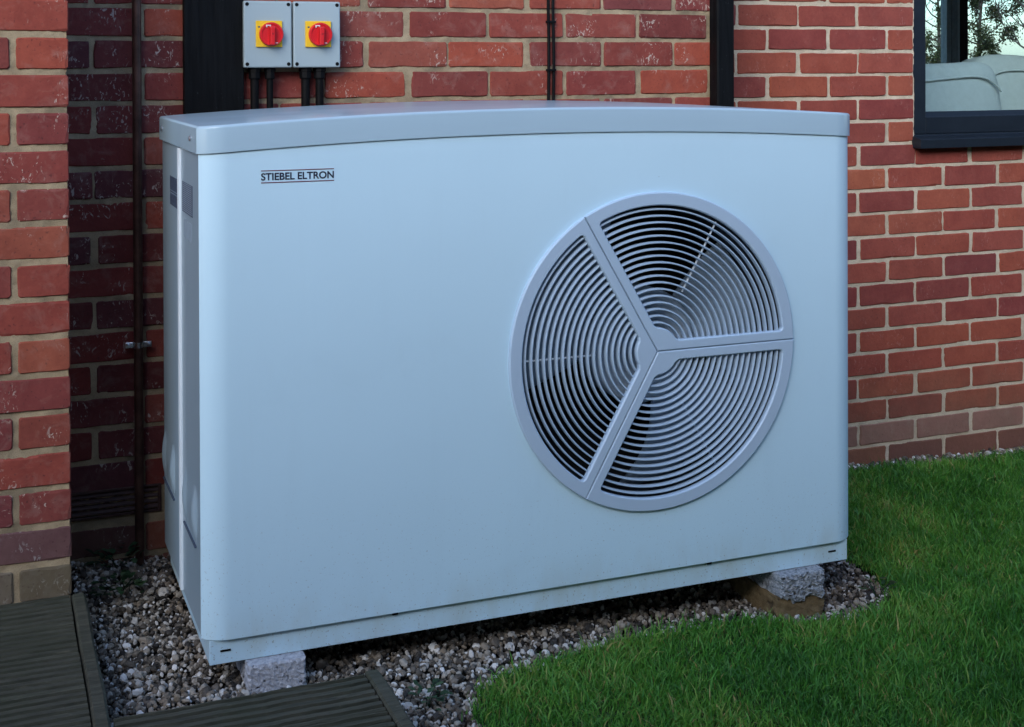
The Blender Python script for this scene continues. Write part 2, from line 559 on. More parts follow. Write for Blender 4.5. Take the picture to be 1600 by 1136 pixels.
def brick_mesh(wd, h, d, var, chip=0.0006):
    key = (round(wd, 3), round(h, 3), round(d, 3), var)
    if key in _bm_cache: return _bm_cache[key]
    rr = random.Random(hash(key) & 0xffff)
    c = 0.0042
    nx_ = 5 if wd > 0.15 else (3 if wd > 0.07 else 2)
    x0, x1, z0, z1 = -wd / 2, wd / 2, -h / 2, h / 2
    pts = [(x0 + c, z0)] + [(x0 + c + (wd - 2 * c) * i / nx_, z0) for i in range(1, nx_)] + [(x1 - c, z0), (x1, z0 + c), (x1, 0), (x1, z1 - c), (x1 - c, z1)]
    pts += [(x1 - c - (wd - 2 * c) * i / nx_, z1) for i in range(1, nx_)] + [(x0 + c, z1), (x0, z1 - c), (x0, 0), (x0, z0 + c)]
    J = [(px + rr.gauss(0, chip), pz + rr.gauss(0, chip)) for px, pz in pts]
    tilt, tilt2 = rr.gauss(0, 0.004), rr.gauss(0, 0.008)
    m = MB()
    n = len(J)
    ins = 0.0020
    ring0 = [(px - math.copysign(min(ins, abs(px)), px) if abs(abs(px) - wd / 2) < 0.008 else px, tilt * px + tilt2 * pz, pz - math.copysign(min(ins, abs(pz)), pz) if abs(abs(pz) - h / 2) < 0.008 else pz) for px, pz in J]
    for i in range(n):
        if rr.random() < 0.13:
            a_, b_, c_ = ring0[i]
            k1 = rr.uniform(0.002, 0.0055)
            if abs(abs(J[i][0]) - wd / 2) < 0.008: a_ -= math.copysign(k1, a_)
            if abs(abs(J[i][1]) - h / 2) < 0.008: c_ -= math.copysign(k1, c_)
            ring0[i] = (a_, b_, c_)
    ring1 = [(px, 0.0024 if rr.random() > 0.15 else 0.0048, pz) for px, pz in J]
    ring2 = [(px, d, pz) for px, pz in J]
    fs = [tuple(range(n))]
    for a in range(2):
        for i in range(n):
            i2 = (i + 1) % n
            fs.append((a * n + i, (a + 1) * n + i, (a + 1) * n + i2, a * n + i2))
    m.add(ring0 + ring1 + ring2, fs)
    me = m.mesh('brick')
    _bm_cache[key] = me
    return me


def put_brick(parent, x0, x1, zc, yface, h, mat, d=0.03, side=False, yshift=0.0):
    wd = x1 - x0
    if wd < 0.02: return None
    full = abs(wd - 0.213) < 0.004
    me0 = brick_mesh(wd if not full else 0.213, h, d, random.randrange(14 if full else 3))
    me = _mat_mesh(me0, mat)
    o = bpy.data.objects.new('brick', me)
    COL.objects.link(o)
    o.parent = parent
    if side:
        o.location = (yface, (x0 + x1) / 2, zc)
        o.rotation_euler = (0, 0, R(90))
    else:
        o.location = ((x0 + x1) / 2, yface + max(-0.0012, min(0.0006, random.gauss(0, 0.0007))) + yshift, zc + random.gauss(0, 0.0006))
        o.rotation_euler = (0, random.gauss(0, 0.003), 0)
    return o


_mm = {}


def _mat_mesh(me, mat):
    k = (me.name, mat.name)
    if k not in _mm:
        c = me.copy()
        c.materials.clear()
        c.materials.append(mat)
        _mm[k] = c
    return _mm[k]


def mortar_sheet(name, parent, mat, u0, u1, z0, z1, y, seed, step=0.0065, hole=None, amp=0.0035, side=False, depth=0.0):
    """uneven mortar face; bricks stand 2-5 mm proud of it"""
    nu, nz = int((u1 - u0) / step) + 1, int((z1 - z0) / step) + 1
    U, Z = np.meshgrid(np.linspace(u0, u1, nu), np.linspace(z0, z1, nz))
    D = (vnoise(U * 60, Z * 90, seed) - 0.5) * amp + (vnoise(U * 180, Z * 180, seed + 1) - 0.5) * amp * 0.9 + (vnoise(U * 12, Z * 14, seed + 2) - 0.5) * amp * 0.8
    Yv = np.maximum(y + 0.0036 - D, y + 0.0013)
    ids = np.arange(U.size).reshape(U.shape)
    F = np.stack([ids[:-1, :-1], ids[:-1, 1:], ids[1:, 1:], ids[1:, :-1]], -1).reshape(-1, 4)
    if hole:
        a, b, c, d = hole
        cu, cz = U.ravel()[F].mean(1), Z.ravel()[F].mean(1)
        F = F[~((cu > a) & (cu < b) & (cz > c) & (cz < d))]
    P_ = np.stack([U.ravel(), Yv.ravel(), Z.ravel()], -1)
    if side: P_ = np.stack([y - (Yv.ravel() - y), U.ravel(), Z.ravel()], -1)
    return link(name, np_mesh(name, P_, F), mat, parent)


# --- rear wall (old bricks, sandy mortar)
COURSE, Z0 = 0.0783, 1.291
rear = empty('brick_wall', (0.7, YB, -0.1))
tag(rear, 'old red brick wall with sandy mortar directly behind the heat pump', 'wall')
rear.location = (0, 0, 0)
VENT = (-0.196, 0.022, 0.060, 0.127)
mortar_sheet('mortar', rear, M['mortar_old'], -0.26, WX, -0.16, 1.62, YB, 11)
for j in range(-4, 18):
    zc = Z0 - COURSE * (j + 0.5)
    off = 0.0 if j % 2 == 0 else 0.1125
    for k_ in range(-5, 6):
        a = 0.6545 + off + 0.225 * k_ + random.gauss(0, 0.0025)
        b = a + 0.225
        x0, x1 = a + 0.0062, b - 0.0062
        x0, x1 = max(x0, -0.25), min(x1, WX - 0.004)
        if x1 - x0 < 0.03: continue
        if j == 15 and x0 < 0.06:
            continue
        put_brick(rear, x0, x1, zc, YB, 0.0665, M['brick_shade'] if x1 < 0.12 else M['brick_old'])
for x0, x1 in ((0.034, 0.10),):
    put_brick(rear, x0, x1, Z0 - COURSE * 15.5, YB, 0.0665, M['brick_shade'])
MB().box(-0.26, WX, YB + 0.012, YB + 0.2, -0.3, 1.62).obj('wall_core', M['mortar_old'], rear)
MB().box(-0.26, WX, YB + 0.001, YB + 0.2, 1.62, 5.0).obj('upper_wall', M['upper'], rear)

# --- pillar at the left
pil = empty('brick_pillar')
tag(pil, 'projecting red brick pier with wide sandy joints at the left edge', 'pillar')
PX0 = -1.3
HX0 = -8.0
mortar_sheet('mortar', pil, M['mortar_old'], PX0, PILX - 0.003, -0.12, 1.62, YP, 21)
mortar_sheet('mortar', pil, M['mortar_old'], YP + 0.003, YB + 0.02, -0.12, 1.62, PILX, 31, side=True)
for j in range(-4, 18):
    zc = Z0 - COURSE * (j + 0.5)
    header = (j % 2 == 1)
    mat = M['brick_old']
    if j == 14: mat = M['brick_blue']
    if j >= 15: mat = M['brick_mossy']
    wc, dc = (0.1015, 0.2125) if header else (0.2125, 0.1015)
    put_brick(pil, PILX - wc, PILX, zc, YP, 0.0655, mat, d=dc)
    a = PILX - wc - 0.0125
    while a > PX0:
        b = max(a - 0.2125, PX0)
        put_brick(pil, b, a, zc, YP, 0.0655, mat)
        a = b - 0.0125
    y = YP + dc + 0.0125
    while y < YB - 0.02:
        y2 = min(y + 0.2125, YB - 0.002)
        put_brick(pil, y, y2, zc, PILX, 0.0655, mat, side=True)
        y = y2 + 0.0125
MB().box(PX0, PILX - 0.012, YP + 0.012, YB + 0.2, -0.3, 1.62).obj('wall_core', M['mortar_old'], pil)
MB().box(HX0, PX0 - 0.001, YP + 0.001, YB + 0.2, -0.3, 5.0).obj('far_wall', M['upper'], pil)
MB().box(PX0, PILX - 0.001, YP + 0.001, YB + 0.2, 1.62, 5.0).obj('upper_wall', M['upper'], pil)

# --- wall with the window (newer bricks, pale mortar)
WIN = (2.455, 3.62, 0.905, 2.05)
new = empty('brick_wall')
tag(new, 'newer smooth red brick wall with pale mortar around the window', 'wall')
RX1 = 4.0
mortar_sheet('mortar', new, M['mortar_new'], WX - 0.05, RX1, -0.26, 1.62, YR, 41, hole=(WIN[0], WIN[1], WIN[2], 9), amp=0.0026)
C2, Z2 = 0.0750, 1.3345
for j in range(-4, 21):
    zc = Z2 - C2 * (j + 0.5)
    off = 0.0 if j % 2 == 0 else 0.1125
    for k_ in range(-2, 12):
        a = 1.787 + off + 0.225 * k_ + random.gauss(0, 0.0018)
        x0, x1 = a + 0.0055, a + 0.2195
        x0, x1 = max(x0, WX - 0.03), min(x1, RX1)
        mat = M['brick_new']
        if j == 18: mat = M['brick_faded']
        segs = [(x0, x1)]
        if zc + 0.03 > WIN[2]:
            segs = [(x0, min(x1, WIN[0] - 0.002)), (max(x0, WIN[1] + 0.002), x1)]
        for a0, b0 in segs:
            if b0 - a0 > 0.03:
                put_brick(new, a0, b0, zc, YR, 0.0645, mat)
core = MB()
core.box(WX - 0.05, WIN[0], YR + 0.012, YR + 0.24, -0.4, 1.62)
core.box(WIN[1], RX1, YR + 0.012, YR + 0.24, -0.4, 1.62)
core.box(WIN[0], WIN[1], YR + 0.012, YR + 0.24, -0.4, WIN[2])
core.obj('wall_core', M['mortar_new'], new)
up = MB()
up.box(WX - 0.05, WIN[0], YR + 0.001, YR + 0.24, 1.62, 5.0)
up.box(WIN[1], RX1, YR + 0.001, YR + 0.24, 1.62, 5.0)
up.box(WIN[0], WIN[1], YR + 0.001, YR + 0.24, WIN[3], 5.0)
up.box(RX1, 9.2, YR + 0.001, YR + 0.24, -0.4, 5.0)
up.obj('upper_wall', M['upper'], new)

# ------------------------------------------------------------------ window with sill
win = empty('window', (0, 0, 0))
tag(win, 'dark anthracite framed window in the red brick wall', 'window')
wx0, wx1, wz0, wz1 = WIN
fy0, fy1 = YR + 0.004, YR + 0.075


def frame_bar(x0, x1, z0, z1, nm):
    return MB().box(x0, x1, fy0, fy1, z0, z1).obj(nm, M['frame'], win, bevel=0.002)


frame_bar(wx0, wx0 + 0.051, wz0 + 0.008, wz1, 'frame_stile')
frame_bar(wx1 - 0.051, wx1, wz0 + 0.008, wz1, 'frame_stile')
frame_bar(wx0 + 0.0512, wx1 - 0.0512, wz0 + 0.008, wz0 + 0.064, 'frame_rail')
frame_bar(wx0 + 0.0512, wx1 - 0.0512, wz1 - 0.056, wz1, 'frame_rail')
# sloping glazing bead at the bottom and sides
g = MB()
xa, xb = wx0 + 0.0514, wx1 - 0.0514
g.add([(xa, fy0 + 0.004, wz0 + 0.064), (xb, fy0 + 0.004, wz0 + 0.064), (xb, fy0 + 0.034, wz0 + 0.064), (xa, fy0 + 0.034, wz0 + 0.064),
       (xa, fy0 + 0.024, wz0 + 0.080), (xb, fy0 + 0.024, wz0 + 0.080), (xb, fy0 + 0.034, wz0 + 0.080), (xa, fy0 + 0.034, wz0 + 0.080)],
      [(3, 2, 1, 0), (4, 5, 6, 7), (0, 1, 5, 4), (1, 2, 6, 5), (2, 3, 7, 6), (3, 0, 4, 7)])
g.obj('glazing_bead', M['frame'], win)
MB().box(wx0 + 0.048, wx1 - 0.048, fy0 + 0.036, fy0 + 0.042, wz0 + 0.06, wz1 - 0.05).obj('pane', M['glass'], win)
MB().box(wx0 + 0.048, wx0 + 0.056, fy0 + 0.05, fy0 + 0.06, wz0 + 0.06, wz1 - 0.05).obj('gasket', M['alu_pale'], win)
# pressed metal sill with upstand and end cap
s_ = MB()
sx0, sx1 = wx0 - 0.006, wx1 + 0.01
prof = [(YR - 0.042, 0.868), (YR - 0.042, 0.898), (YR + 0.006, 0.907), (YR + 0.006, 0.912), (YR + 0.03, 0.912), (YR + 0.03, 0.868)]
n_ = len(prof)
s_.add([(sx0, y, z) for y, z in prof] + [(sx1, y, z) for y, z in prof],
       [tuple(range(n_)), tuple(reversed(range(n_, 2 * n_)))] + [(i, n_ + i, n_ + (i + 1) % n_, (i + 1) % n_) for i in range(n_)])
s_.obj('sill', M['frame'], win, bevel=0.0015)

# ------------------------------------------------------------------ the room behind the window
ROOM = (2.0, 9.0, YR + 0.245, 5.2, 0.12, 2.55)
rx0, rx1, ry0, ry1, rz0, rz1 = ROOM
tag(MB().box(rx0 - 0.2, rx1 + 0.2, ry0, ry1 + 0.2, rz0 - 0.2, rz0).obj('room_floor', M['floor']), 'pale floor inside the room', 'floor', kind='structure')
tag(MB().box(rx0 - 0.2, rx1 + 0.2, ry0, ry1 + 0.2, rz1, rz1 + 0.2).obj('room_ceiling', M['plaster']), 'white ceiling inside the room', 'ceiling', kind='structure')
rw = MB()
rw.box(rx0 - 0.2, rx0, ry0, ry1 + 0.2, rz0, rz1)
rw.box(rx1, rx1 + 0.2, ry0, ry1 + 0.2, rz0, rz1)
rw.box(rx0, 3.4, ry1, ry1 + 0.2, rz0, rz1)
rw.box(8.6, rx1, ry1, ry1 + 0.2, rz0, rz1)
rw.box(3.4, 8.6, ry1, ry1 + 0.2, 2.4, rz1)
tag(rw.obj('room_wall', M['plaster']), 'white plastered walls inside the room', 'wall', kind='structure')
# glazed doors at the far side
pd = empty('patio_door', (0, 0, 0))
tag(pd, 'grey framed glazed door seen through the window at the far side of the room', 'door')
py = ry1 + 0.04
for a, b, mt in ((6.096, 6.132, 'alu_grey'), (6.140, 6.190, 'alu_grey'), (6.192, 6.212, 'alu_pale'), (6.215, 6.285, 'timber'), (3.4, 3.46, 'alu_grey'), (8.54, 8.6, 'alu_grey')):
    MB().box(a, b, py, py + 0.07, rz0 + 0.06, 2.34).obj('frame_stile', M[mt], pd, bevel=0.003)
MB().box(3.4, 8.6, py, py + 0.07, rz0, rz0 + 0.058).obj('frame_rail', M['alu_grey'], pd)
MB().box(3.4, 8.6, py, py + 0.07, 2.342, 2.4).obj('frame_rail', M['alu_grey'], pd)
MB().box(3.46, 6.096, py + 0.03, py + 0.036, rz0 + 0.06, 2.34).obj('pane', M['glass'], pd)
MB().box(6.285, 8.54, py + 0.03, py + 0.036, rz0 + 0.06, 2.34).obj('pane', M['glass'], pd)


def cushion(wd, dp, ht, e=0.28, nu=40, nv=24, sag=0.0):
    """pillow-like rounded block with a soft crown"""
    m = MB()
    def sp(c_, p): return math.copysign(abs(c_) ** p, c_)
    def fn(u, v):
        a, b = 2 * math.pi * u, math.pi * (v - 0.5)
        x = sp(math.cos(b), e) * sp(math.cos(a), e) * wd / 2
        y = sp(math.cos(b), e) * sp(math.sin(a), e) * dp / 2
        z = sp(math.sin(b), e) * ht / 2
        z += sag * (1 - (2 * x / wd) ** 2) * (0.5 + z / ht) + 0.006 * math.sin(9 * x + 3) * (0.5 + z / ht)
        y *= 1 + 0.25 * (1 - (2 * x / wd) ** 2) * (1 - (2 * z / ht) ** 2)
        return (x, y, z)
    return m.grid(fn, nu, nv)


sofa = empty('sofa', (0, 0, 0))
tag(sofa, 'pale grey fabric sofa seen from behind through the window', 'sofa')
o = cushion(0.62, 0.17, 0.50, 0.30).obj('back_cushion', M['fabric'], sofa, smooth=60, loc=(2.955, 1.56, 0.89), rot=(R(-6), R(-4.5), 0))
pp = []
for i in range(41):
    t = -1 + i / 20
    pp.append((0.285 * t, -0.098, 0.185 - 0.07 * abs(t) ** 6))
MB().tube(pp, 0.005, 6).obj('piping', M['fabric'], o, smooth=60)
o = cushion(0.66, 0.17, 0.50, 0.30).obj('back_cushion', M['fabric'], sofa, smooth=60, loc=(3.60, 1.72, 0.915), rot=(R(-7), R(2), R(-3)))
MB().tube([(p[0] * 1.06, p[1], p[2]) for p in pp], 0.0035, 6).obj('piping', M['fabric'], o, smooth=60)
cushion(2.0, 0.85, 0.30, 0.15).obj('seat', M['fabric'], sofa, smooth=60, loc=(3.6, 2.05, 0.46))
MB().box(2.6, 4.6, 1.40, 1.46, 0.16, 0.72).obj('backrest', M['fabric'], sofa, bevel=0.02)
for x in (2.68, 4.52):
    for y in (1.5, 2.4):
        MB().box(x - 0.03, x + 0.03, y - 0.03, y + 0.03, 0.12, 0.34).obj('leg', M['bark'], sofa)

# ------------------------------------------------------------------ heat pump
W_, D_ = 1.49, 0.587
hp = empty('heat_pump', (0, 0, 0))
tag(hp, 'large white air source heat pump with round fan grille on concrete blocks', 'heat pump')
SAG = 0.0255


def arch(x): return SAG * (1 - ((x - W_ / 2) / (W_ / 2)) ** 2)


FC = (0.9718, 0.5262)      # fan centre (x, z)
RO, RI = 0.344, 0.3155
px0, px1, pz0 = 0.004, W_ - 0.004, 0.049
CR, T0 = 0.068, R(38)                       # corner radius; the curve stops short of the side, leaving a crease
prad = CR * math.cos(T0)
PS = CR * (1 - math.sin(T0))

# front panel: flat field with the fan opening, rounded corners, returns
bm = bmesh.new()
outer = []
nb = 40
for i in range(nb + 1):
    outer.append((px0 + prad + (px1 - px0 - 2 * prad) * i / nb, pz0))
for i in range(nb + 1):
    x = px1 - prad - (px1 - px0 - 2 * prad) * i / nb
    outer.append((x, 0.985 + arch(x)))
ov = [bm.verts.new((x, 0, z)) for x, z in outer]
hv = [bm.verts.new((FC[0] + 0.328 * math.cos(2 * math.pi * k / 96), 0, FC[1] + 0.328 * math.sin(2 * math.pi * k / 96))) for k in range(96)]
es = [bm.edges.new((l[i], l[(i + 1) % len(l)])) for l in (ov, hv) for i in range(len(l))]
bmesh.ops.triangle_fill(bm, use_beauty=True, use_dissolve=False, edges=es)
for f in bm.faces:
    f.smooth = False
    if f.normal.y > 0: f.normal_flip()
# inward lip of the opening
lip = [bm.verts.new((v.co.x, 0.02, v.co.z)) for v in hv]
for k in range(96):
    bm.faces.new((hv[k], hv[(k + 1) % 96], lip[(k + 1) % 96], lip[k]))
# bottom flange turned inwards
fl = [bm.verts.new((v.co.x, 0.016, v.co.z)) for v in ov[:nb + 1]]
for k in range(nb):
    bm.faces.new((ov[k], fl[k], fl[k + 1], ov[k + 1]))
me = bpy.data.meshes.new('front_panel')
bm.to_mesh(me)
bm.free()
fp = link('front_panel', me, M['panel'], hp)
for sgn in (0, 1):
    m = MB()
    ns = 28
    vs_ = []
    def cpt(i, ins):
        t = R(90) - (R(90) - T0) * i / ns
        x = px0 + CR * (math.cos(T0) - math.cos(t)) + ins * math.cos(t)
        y = CR * (1 - math.sin(t)) + ins * math.sin(t)
        return (W_ - x if sgn else x), y
    for i in range(ns + 1):
        x, y = cpt(i, 0)
        for z in (pz0, 0.985 + arch(x)): vs_.append((x, y, z))
    fs = [(2 * i, 2 * i + 2, 2 * i + 3, 2 * i + 1) for i in range(ns)]
    b0 = len(vs_)
    for i in range(ns + 1):
        x, y = cpt(i, 0.014)
        vs_.append((x, y, pz0))
    fs += [(2 * i, b0 + i, b0 + i + 1, 2 * i + 2) for i in range(ns)]
    m.add(vs_, fs).obj('panel_corner', M['panel'], fp, smooth=40)

# side panels and back
SP = 0.291
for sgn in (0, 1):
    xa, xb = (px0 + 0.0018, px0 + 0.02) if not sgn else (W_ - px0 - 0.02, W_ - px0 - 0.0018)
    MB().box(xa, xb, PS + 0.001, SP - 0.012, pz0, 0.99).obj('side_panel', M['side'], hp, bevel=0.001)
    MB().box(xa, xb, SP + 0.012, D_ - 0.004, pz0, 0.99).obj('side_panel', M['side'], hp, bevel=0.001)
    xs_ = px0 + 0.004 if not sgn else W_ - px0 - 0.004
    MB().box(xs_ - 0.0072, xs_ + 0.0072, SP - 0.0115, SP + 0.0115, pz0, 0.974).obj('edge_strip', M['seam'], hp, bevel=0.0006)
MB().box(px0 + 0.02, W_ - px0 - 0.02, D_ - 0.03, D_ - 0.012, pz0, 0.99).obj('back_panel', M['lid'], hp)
# base frame
bf = MB().box(0.018, W_ - 0.018, 0.011, D_ - 0.006, 0.0, 0.0475).obj('base_frame', M['panel'], hp, bevel=0.0012)
for x in (0.048, W_ - 0.06):
    MB().box(x - 0.010, x + 0.010, 0.0095, 0.0130, 0.0235, 0.0268).obj('slot', M['black'], bf)
for x in (0.385, 1.105):
    MB().box(x - 0.006, x + 0.006, 0.004, 0.0115, 0.0425, 0.0485).obj('clip', M['black'], bf, bevel=0.001)
MB().box(0.03, W_ - 0.03, 0.03, D_ - 0.04, 0.045, 0.06).obj('floor_tray', M['dark_inside'], hp)
MB().box(0.03, W_ - 0.03, 0.30, 0.32, 0.06, 0.98).obj('bulkhead', M['dark_inside'], hp)


# lid: arched hood with rounded front corners
def lid_outline(d):
    r_ = CR + 0.003 - d
    ex = r_ * math.cos(T0)
    fr = []
    for i in range(15):
        t = T0 + (R(90) - T0) * i / 14
        fr.append((d + r_ * (math.cos(T0) - math.cos(t)), d - 0.004 + r_ * (1 - math.sin(t))))
    n2 = 48
    a, b = d + ex, W_ - d - ex
    for i in range(1, n2): fr.append((a + (b - a) * i / n2, d - 0.004))
    for i in range(15):
        t = R(90) - (R(90) - T0) * i / 14
        fr.append((W_ - d - r_ * (math.cos(T0) - math.cos(t)), d - 0.004 + r_ * (1 - math.sin(t))))
    bk = [(x, D_ - d + 0.004) for x, _ in fr]
    return fr, bk


ZLB, ZT = 0.9778, 1.0307
RT = 0.006
rings = []
for d, z in [(0.006, 'b'), (0.0, 'b'), (0.0, -RT)] + [(RT * (1 - math.cos(R(90) * i / 6)), -RT * (1 - math.sin(R(90) * i / 6))) for i in range(1, 7)]:
    fr, bk = lid_outline(d)
    loop = fr + list(reversed(bk))
    rings.append([(x, y, (ZLB if z == 'b' else ZT + z) + arch(x)) for x, y in loop])
m = MB()
L_ = len(rings[0])
for rg in rings: m.add(rg, [])
for a in range(len(rings) - 1):
    for i in range(L_):
        i2 = (i + 1) % L_
        m.f.append((a * L_ + i, a * L_ + i2, (a + 1) * L_ + i2, (a + 1) * L_ + i))
h2 = L_ // 2
base = (len(rings) - 1) * L_
for i in range(h2 - 1):
    m.f.append((base + i, base + i + 1, base + L_ - 2 - i, base + L_ - 1 - i))
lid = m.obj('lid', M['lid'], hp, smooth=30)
for y, z in ((0.536, 1.004), (0.098, 1.004)):
    for x, s in ((-0.0005, -1), (W_ + 0.0005, 1)):
        MB().lathe([(0.0055, 0), (0.0055, 0.0015 * s), (0.004, 0.003 * s), (0.0018, 0.0033 * s), (0.0018, 0.002 * s), (0.0002, 0.002 * s)], 'X', (x, y, z), 12).obj('screw', M['zinc'], lid, smooth=40)


# side grip handles: a scooped shell with a raised lip
def handle(y0, y1, zt, zb_, slope):
    m = MB()
    def fn(u, v):
        y = y0 + (y1 - y0) * u
        env = math.sin(math.pi * v) ** 0.8
        lip_ = 0.0070 * max(0.0, 1 - abs(u - 0.88) / 0.10) ** 0.7 + 0.0075 * max(0.0, 1 - abs(u - 0.12) / 0.14) ** 0.7
        edge = min(1, u / 0.04, (1 - u) / 0.04)
        dish = 0.0004
        z = zb_ + (zt - zb_) * v + slope * (u - 0.5)
        x = px0 + 0.0005 - env * max(0.0, edge) * (lip_ + dish) + 0.0025 * (1 - max(0.0, edge) * env)
        return (x, y, z)
    return m.grid(fn, 30, 26).obj('grip_handle', M['side'], hp, smooth=35)


handle(0.400, 0.578, 0.318, 0.204, 0.0)
handle(0.085, 0.250, 0.322, 0.206, 0.0)
for y0, y1, z in ((0.402, 0.576, 0.203), (0.087, 0.248, 0.205)):
    MB().box(px0 - 0.0022, px0 + 0.002, y0, y1, z - 0.003, z).obj('grip_shadow_line', M['label'], hp)  # dark strip drawn in as the shadow gap below each grip

# labels on the left side
xl = px0 + 0.0018
lb = MB().box(xl - 0.0008, xl + 0.001, 0.328, 0.450, 0.842, 0.905).obj('label', M['label'], hp)
lb['label'] = 'dark rating label on the rear side panel'
for z in (0.868, 0.8735):
    MB().box(xl - 0.0011, xl - 0.0005, 0.333, 0.445, z, z + 0.0012).obj('print_line', M['emboss'], lb)
lb = MB().box(xl - 0.0008, xl + 0.001, 0.116, 0.258, 0.846, 0.908).obj('label', M['label'], hp)
lb['label'] = 'dark barred label on the front side panel'
for i in range(15):
    z = 0.849 + i * 0.0040
    MB().box(xl - 0.0011, xl - 0.0005, 0.122, 0.252, z, z + 0.0018).obj('print_line', M['emboss'], lb)
for i in range(7):
    y = 0.13 + 0.0165 * i
    MB().box(xl - 0.0005, xl + 0.001, y, y + 0.0075, 0.792 + 0.004 * random.random(), 0.835 - 0.006 * random.random()).obj('print_mark', M['emboss'], hp)


# lettering and its two rules
def text_mesh(txt, width, height, bold):
    cu = bpy.data.curves.new('lettering', 'FONT')
    cu.body = txt
    cu.size = 1.0
    cu.offset = bold
    ob = bpy.data.objects.new('lettering', cu)
    COL.objects.link(ob)
    bpy.context.view_layer.update()
    me = bpy.data.meshes.new_from_object(ob.evaluated_get(bpy.context.evaluated_depsgraph_get()))
    bpy.data.objects.remove(ob)
    co = np.zeros(len(me.vertices) * 3)
    me.vertices.foreach_get('co', co)
    co = co.reshape(-1, 3)
    mn, mx = co.min(0), co.max(0)
    q = np.zeros_like(co)
    q[:, 0] = (co[:, 0] - mn[0]) / (mx[0] - mn[0]) * width
    q[:, 2] = (co[:, 1] - mn[1]) / (mx[1] - mn[1]) * height
    me.vertices.foreach_set('co', q.ravel())
    me.materials.clear()
    me.update()
    return me


lt = link('lettering', text_mesh('STIEBEL ELTRON', 0.1432, 0.0145, 0.026), M['navy'], hp, (0.1187, -0.0006, 0.9246))
MB().box(0.1187, 0.2622, -0.0007, 0.0005, 0.9424, 0.9441).obj('rule', M['maroon'], hp)
MB().box(0.1187, 0.2622, -0.0007, 0.0005, 0.9195, 0.9212).obj('rule', M['maroon'], hp)


# fan grille in three sectors
def sector(a0):
    """outline and window of a 120 degree sector starting at angle a0, with hairline joints"""
    gap, hw, rl = 0.0008, 0.0215, 0.051
    def edge(r_, h): return math.asin(min(1, h / r_))
    out = []
    apex = gap / math.sin(R(60))
    out.append((apex * math.cos(a0 + R(60)), apex * math.sin(a0 + R(60))))
    e = edge(RO, gap)
    for i in range(41):
        t = a0 + e + (R(120) - 2 * e) * i / 40
        out.append((RO * math.cos(t), RO * math.sin(t)))
    inn = []
    cr = 0.010
    def corner(p, q, s):   # rounded corner between directions, quadratic curve
        for i in range(1, 5):
            t = i / 5
            inn.append(((1 - t) ** 2 * p[0] + 2 * t * (1 - t) * q[0] + t * t * s[0], (1 - t) ** 2 * p[1] + 2 * t * (1 - t) * q[1] + t * t * s[1]))
    def pol(r_, t): return (r_ * math.cos(t), r_ * math.sin(t))
    eo, ei = edge(RI, hw), edge(rl, hw)
    # along the first spoke outwards
    p_in, p_out = pol(rl, a0 + ei), pol(RI, a0 + eo)
    inn.append((p_in[0] + 0.006 * math.cos(a0), p_in[1] + 0.006 * math.sin(a0)))
    pa = (p_out[0] - cr * math.cos(a0), p_out[1] - cr * math.sin(a0))
    inn.append(pa)
    t0 = a0 + eo + cr / RI
    corner(pa, p_out, pol(RI, t0))
    t1 = a0 + R(120) - eo - cr / RI
    for i in range(31): inn.append(pol(RI, t0 + (t1 - t0) * i / 30))
    b0 = a0 + R(120)
    q_out, q_in = pol(RI, b0 - eo), pol(rl, b0 - ei)
    pb = (q_out[0] - cr * math.cos(b0), q_out[1] - cr * math.sin(b0))
    corner(pol(RI, t1), q_out, pb)
    inn.append(pb)
    inn.append((q_in[0] + 0.006 * math.cos(b0), q_in[1] + 0.006 * math.sin(b0)))
    for i in range(1, 12): inn.append(pol(rl, b0 - ei + (2 * ei - R(120)) * i / 12))
    return out, inn


def plate(loops, y0, y1, ch=0.0025):
    """flat plate with holes: chamfered front edges, side walls"""
    bm = bmesh.new()
    front = []
    for li, lp in enumerate(loops):
        n = len(lp)
        # offset of each vertex along its normal for the chamfer
        off = []
        for i in range(n):
            p0, p1, p2 = Vector(lp[i - 1]), Vector(lp[i]), Vector(lp[(i + 1) % n])
            t = ((p2 - p1).normalized() + (p1 - p0).normalized())
            t = t.normalized() if t.length > 1e-6 else (p2 - p1).normalized()
            nrm = Vector((-t.y, t.x))
            off.append(p1 + nrm * ch * (1 if loops_ccw(lp) == (li == 0) else -1))
        f_ = [bm.verts.new((p.x, y0, p.y)) for p in off]
        m_ = [bm.verts.new((p[0], y0 + ch, p[1])) for p in lp]
        b_ = [bm.verts.new((p[0], y1, p[1])) for p in lp]
        for i in range(n):
            i2 = (i + 1) % n
            for u_, v_ in ((f_, m_), (m_, b_)):
                bm.faces.new((u_[i], u_[i2], v_[i2], v_[i]))
        front.append(f_)
    es = []
    for f_ in front:
        for i in range(len(f_)):
            es.append(bm.edges.get((f_[i], f_[(i + 1) % len(f_)])))
    bmesh.ops.triangle_fill(bm, use_beauty=True, use_dissolve=False, edges=es)
    bmesh.ops.recalc_face_normals(bm, faces=bm.faces)
    return bm


def loops_ccw(lp):
    return sum(lp[i - 1][0] * lp[i][1] - lp[i][0] * lp[i - 1][1] for i in range(len(lp))) > 0


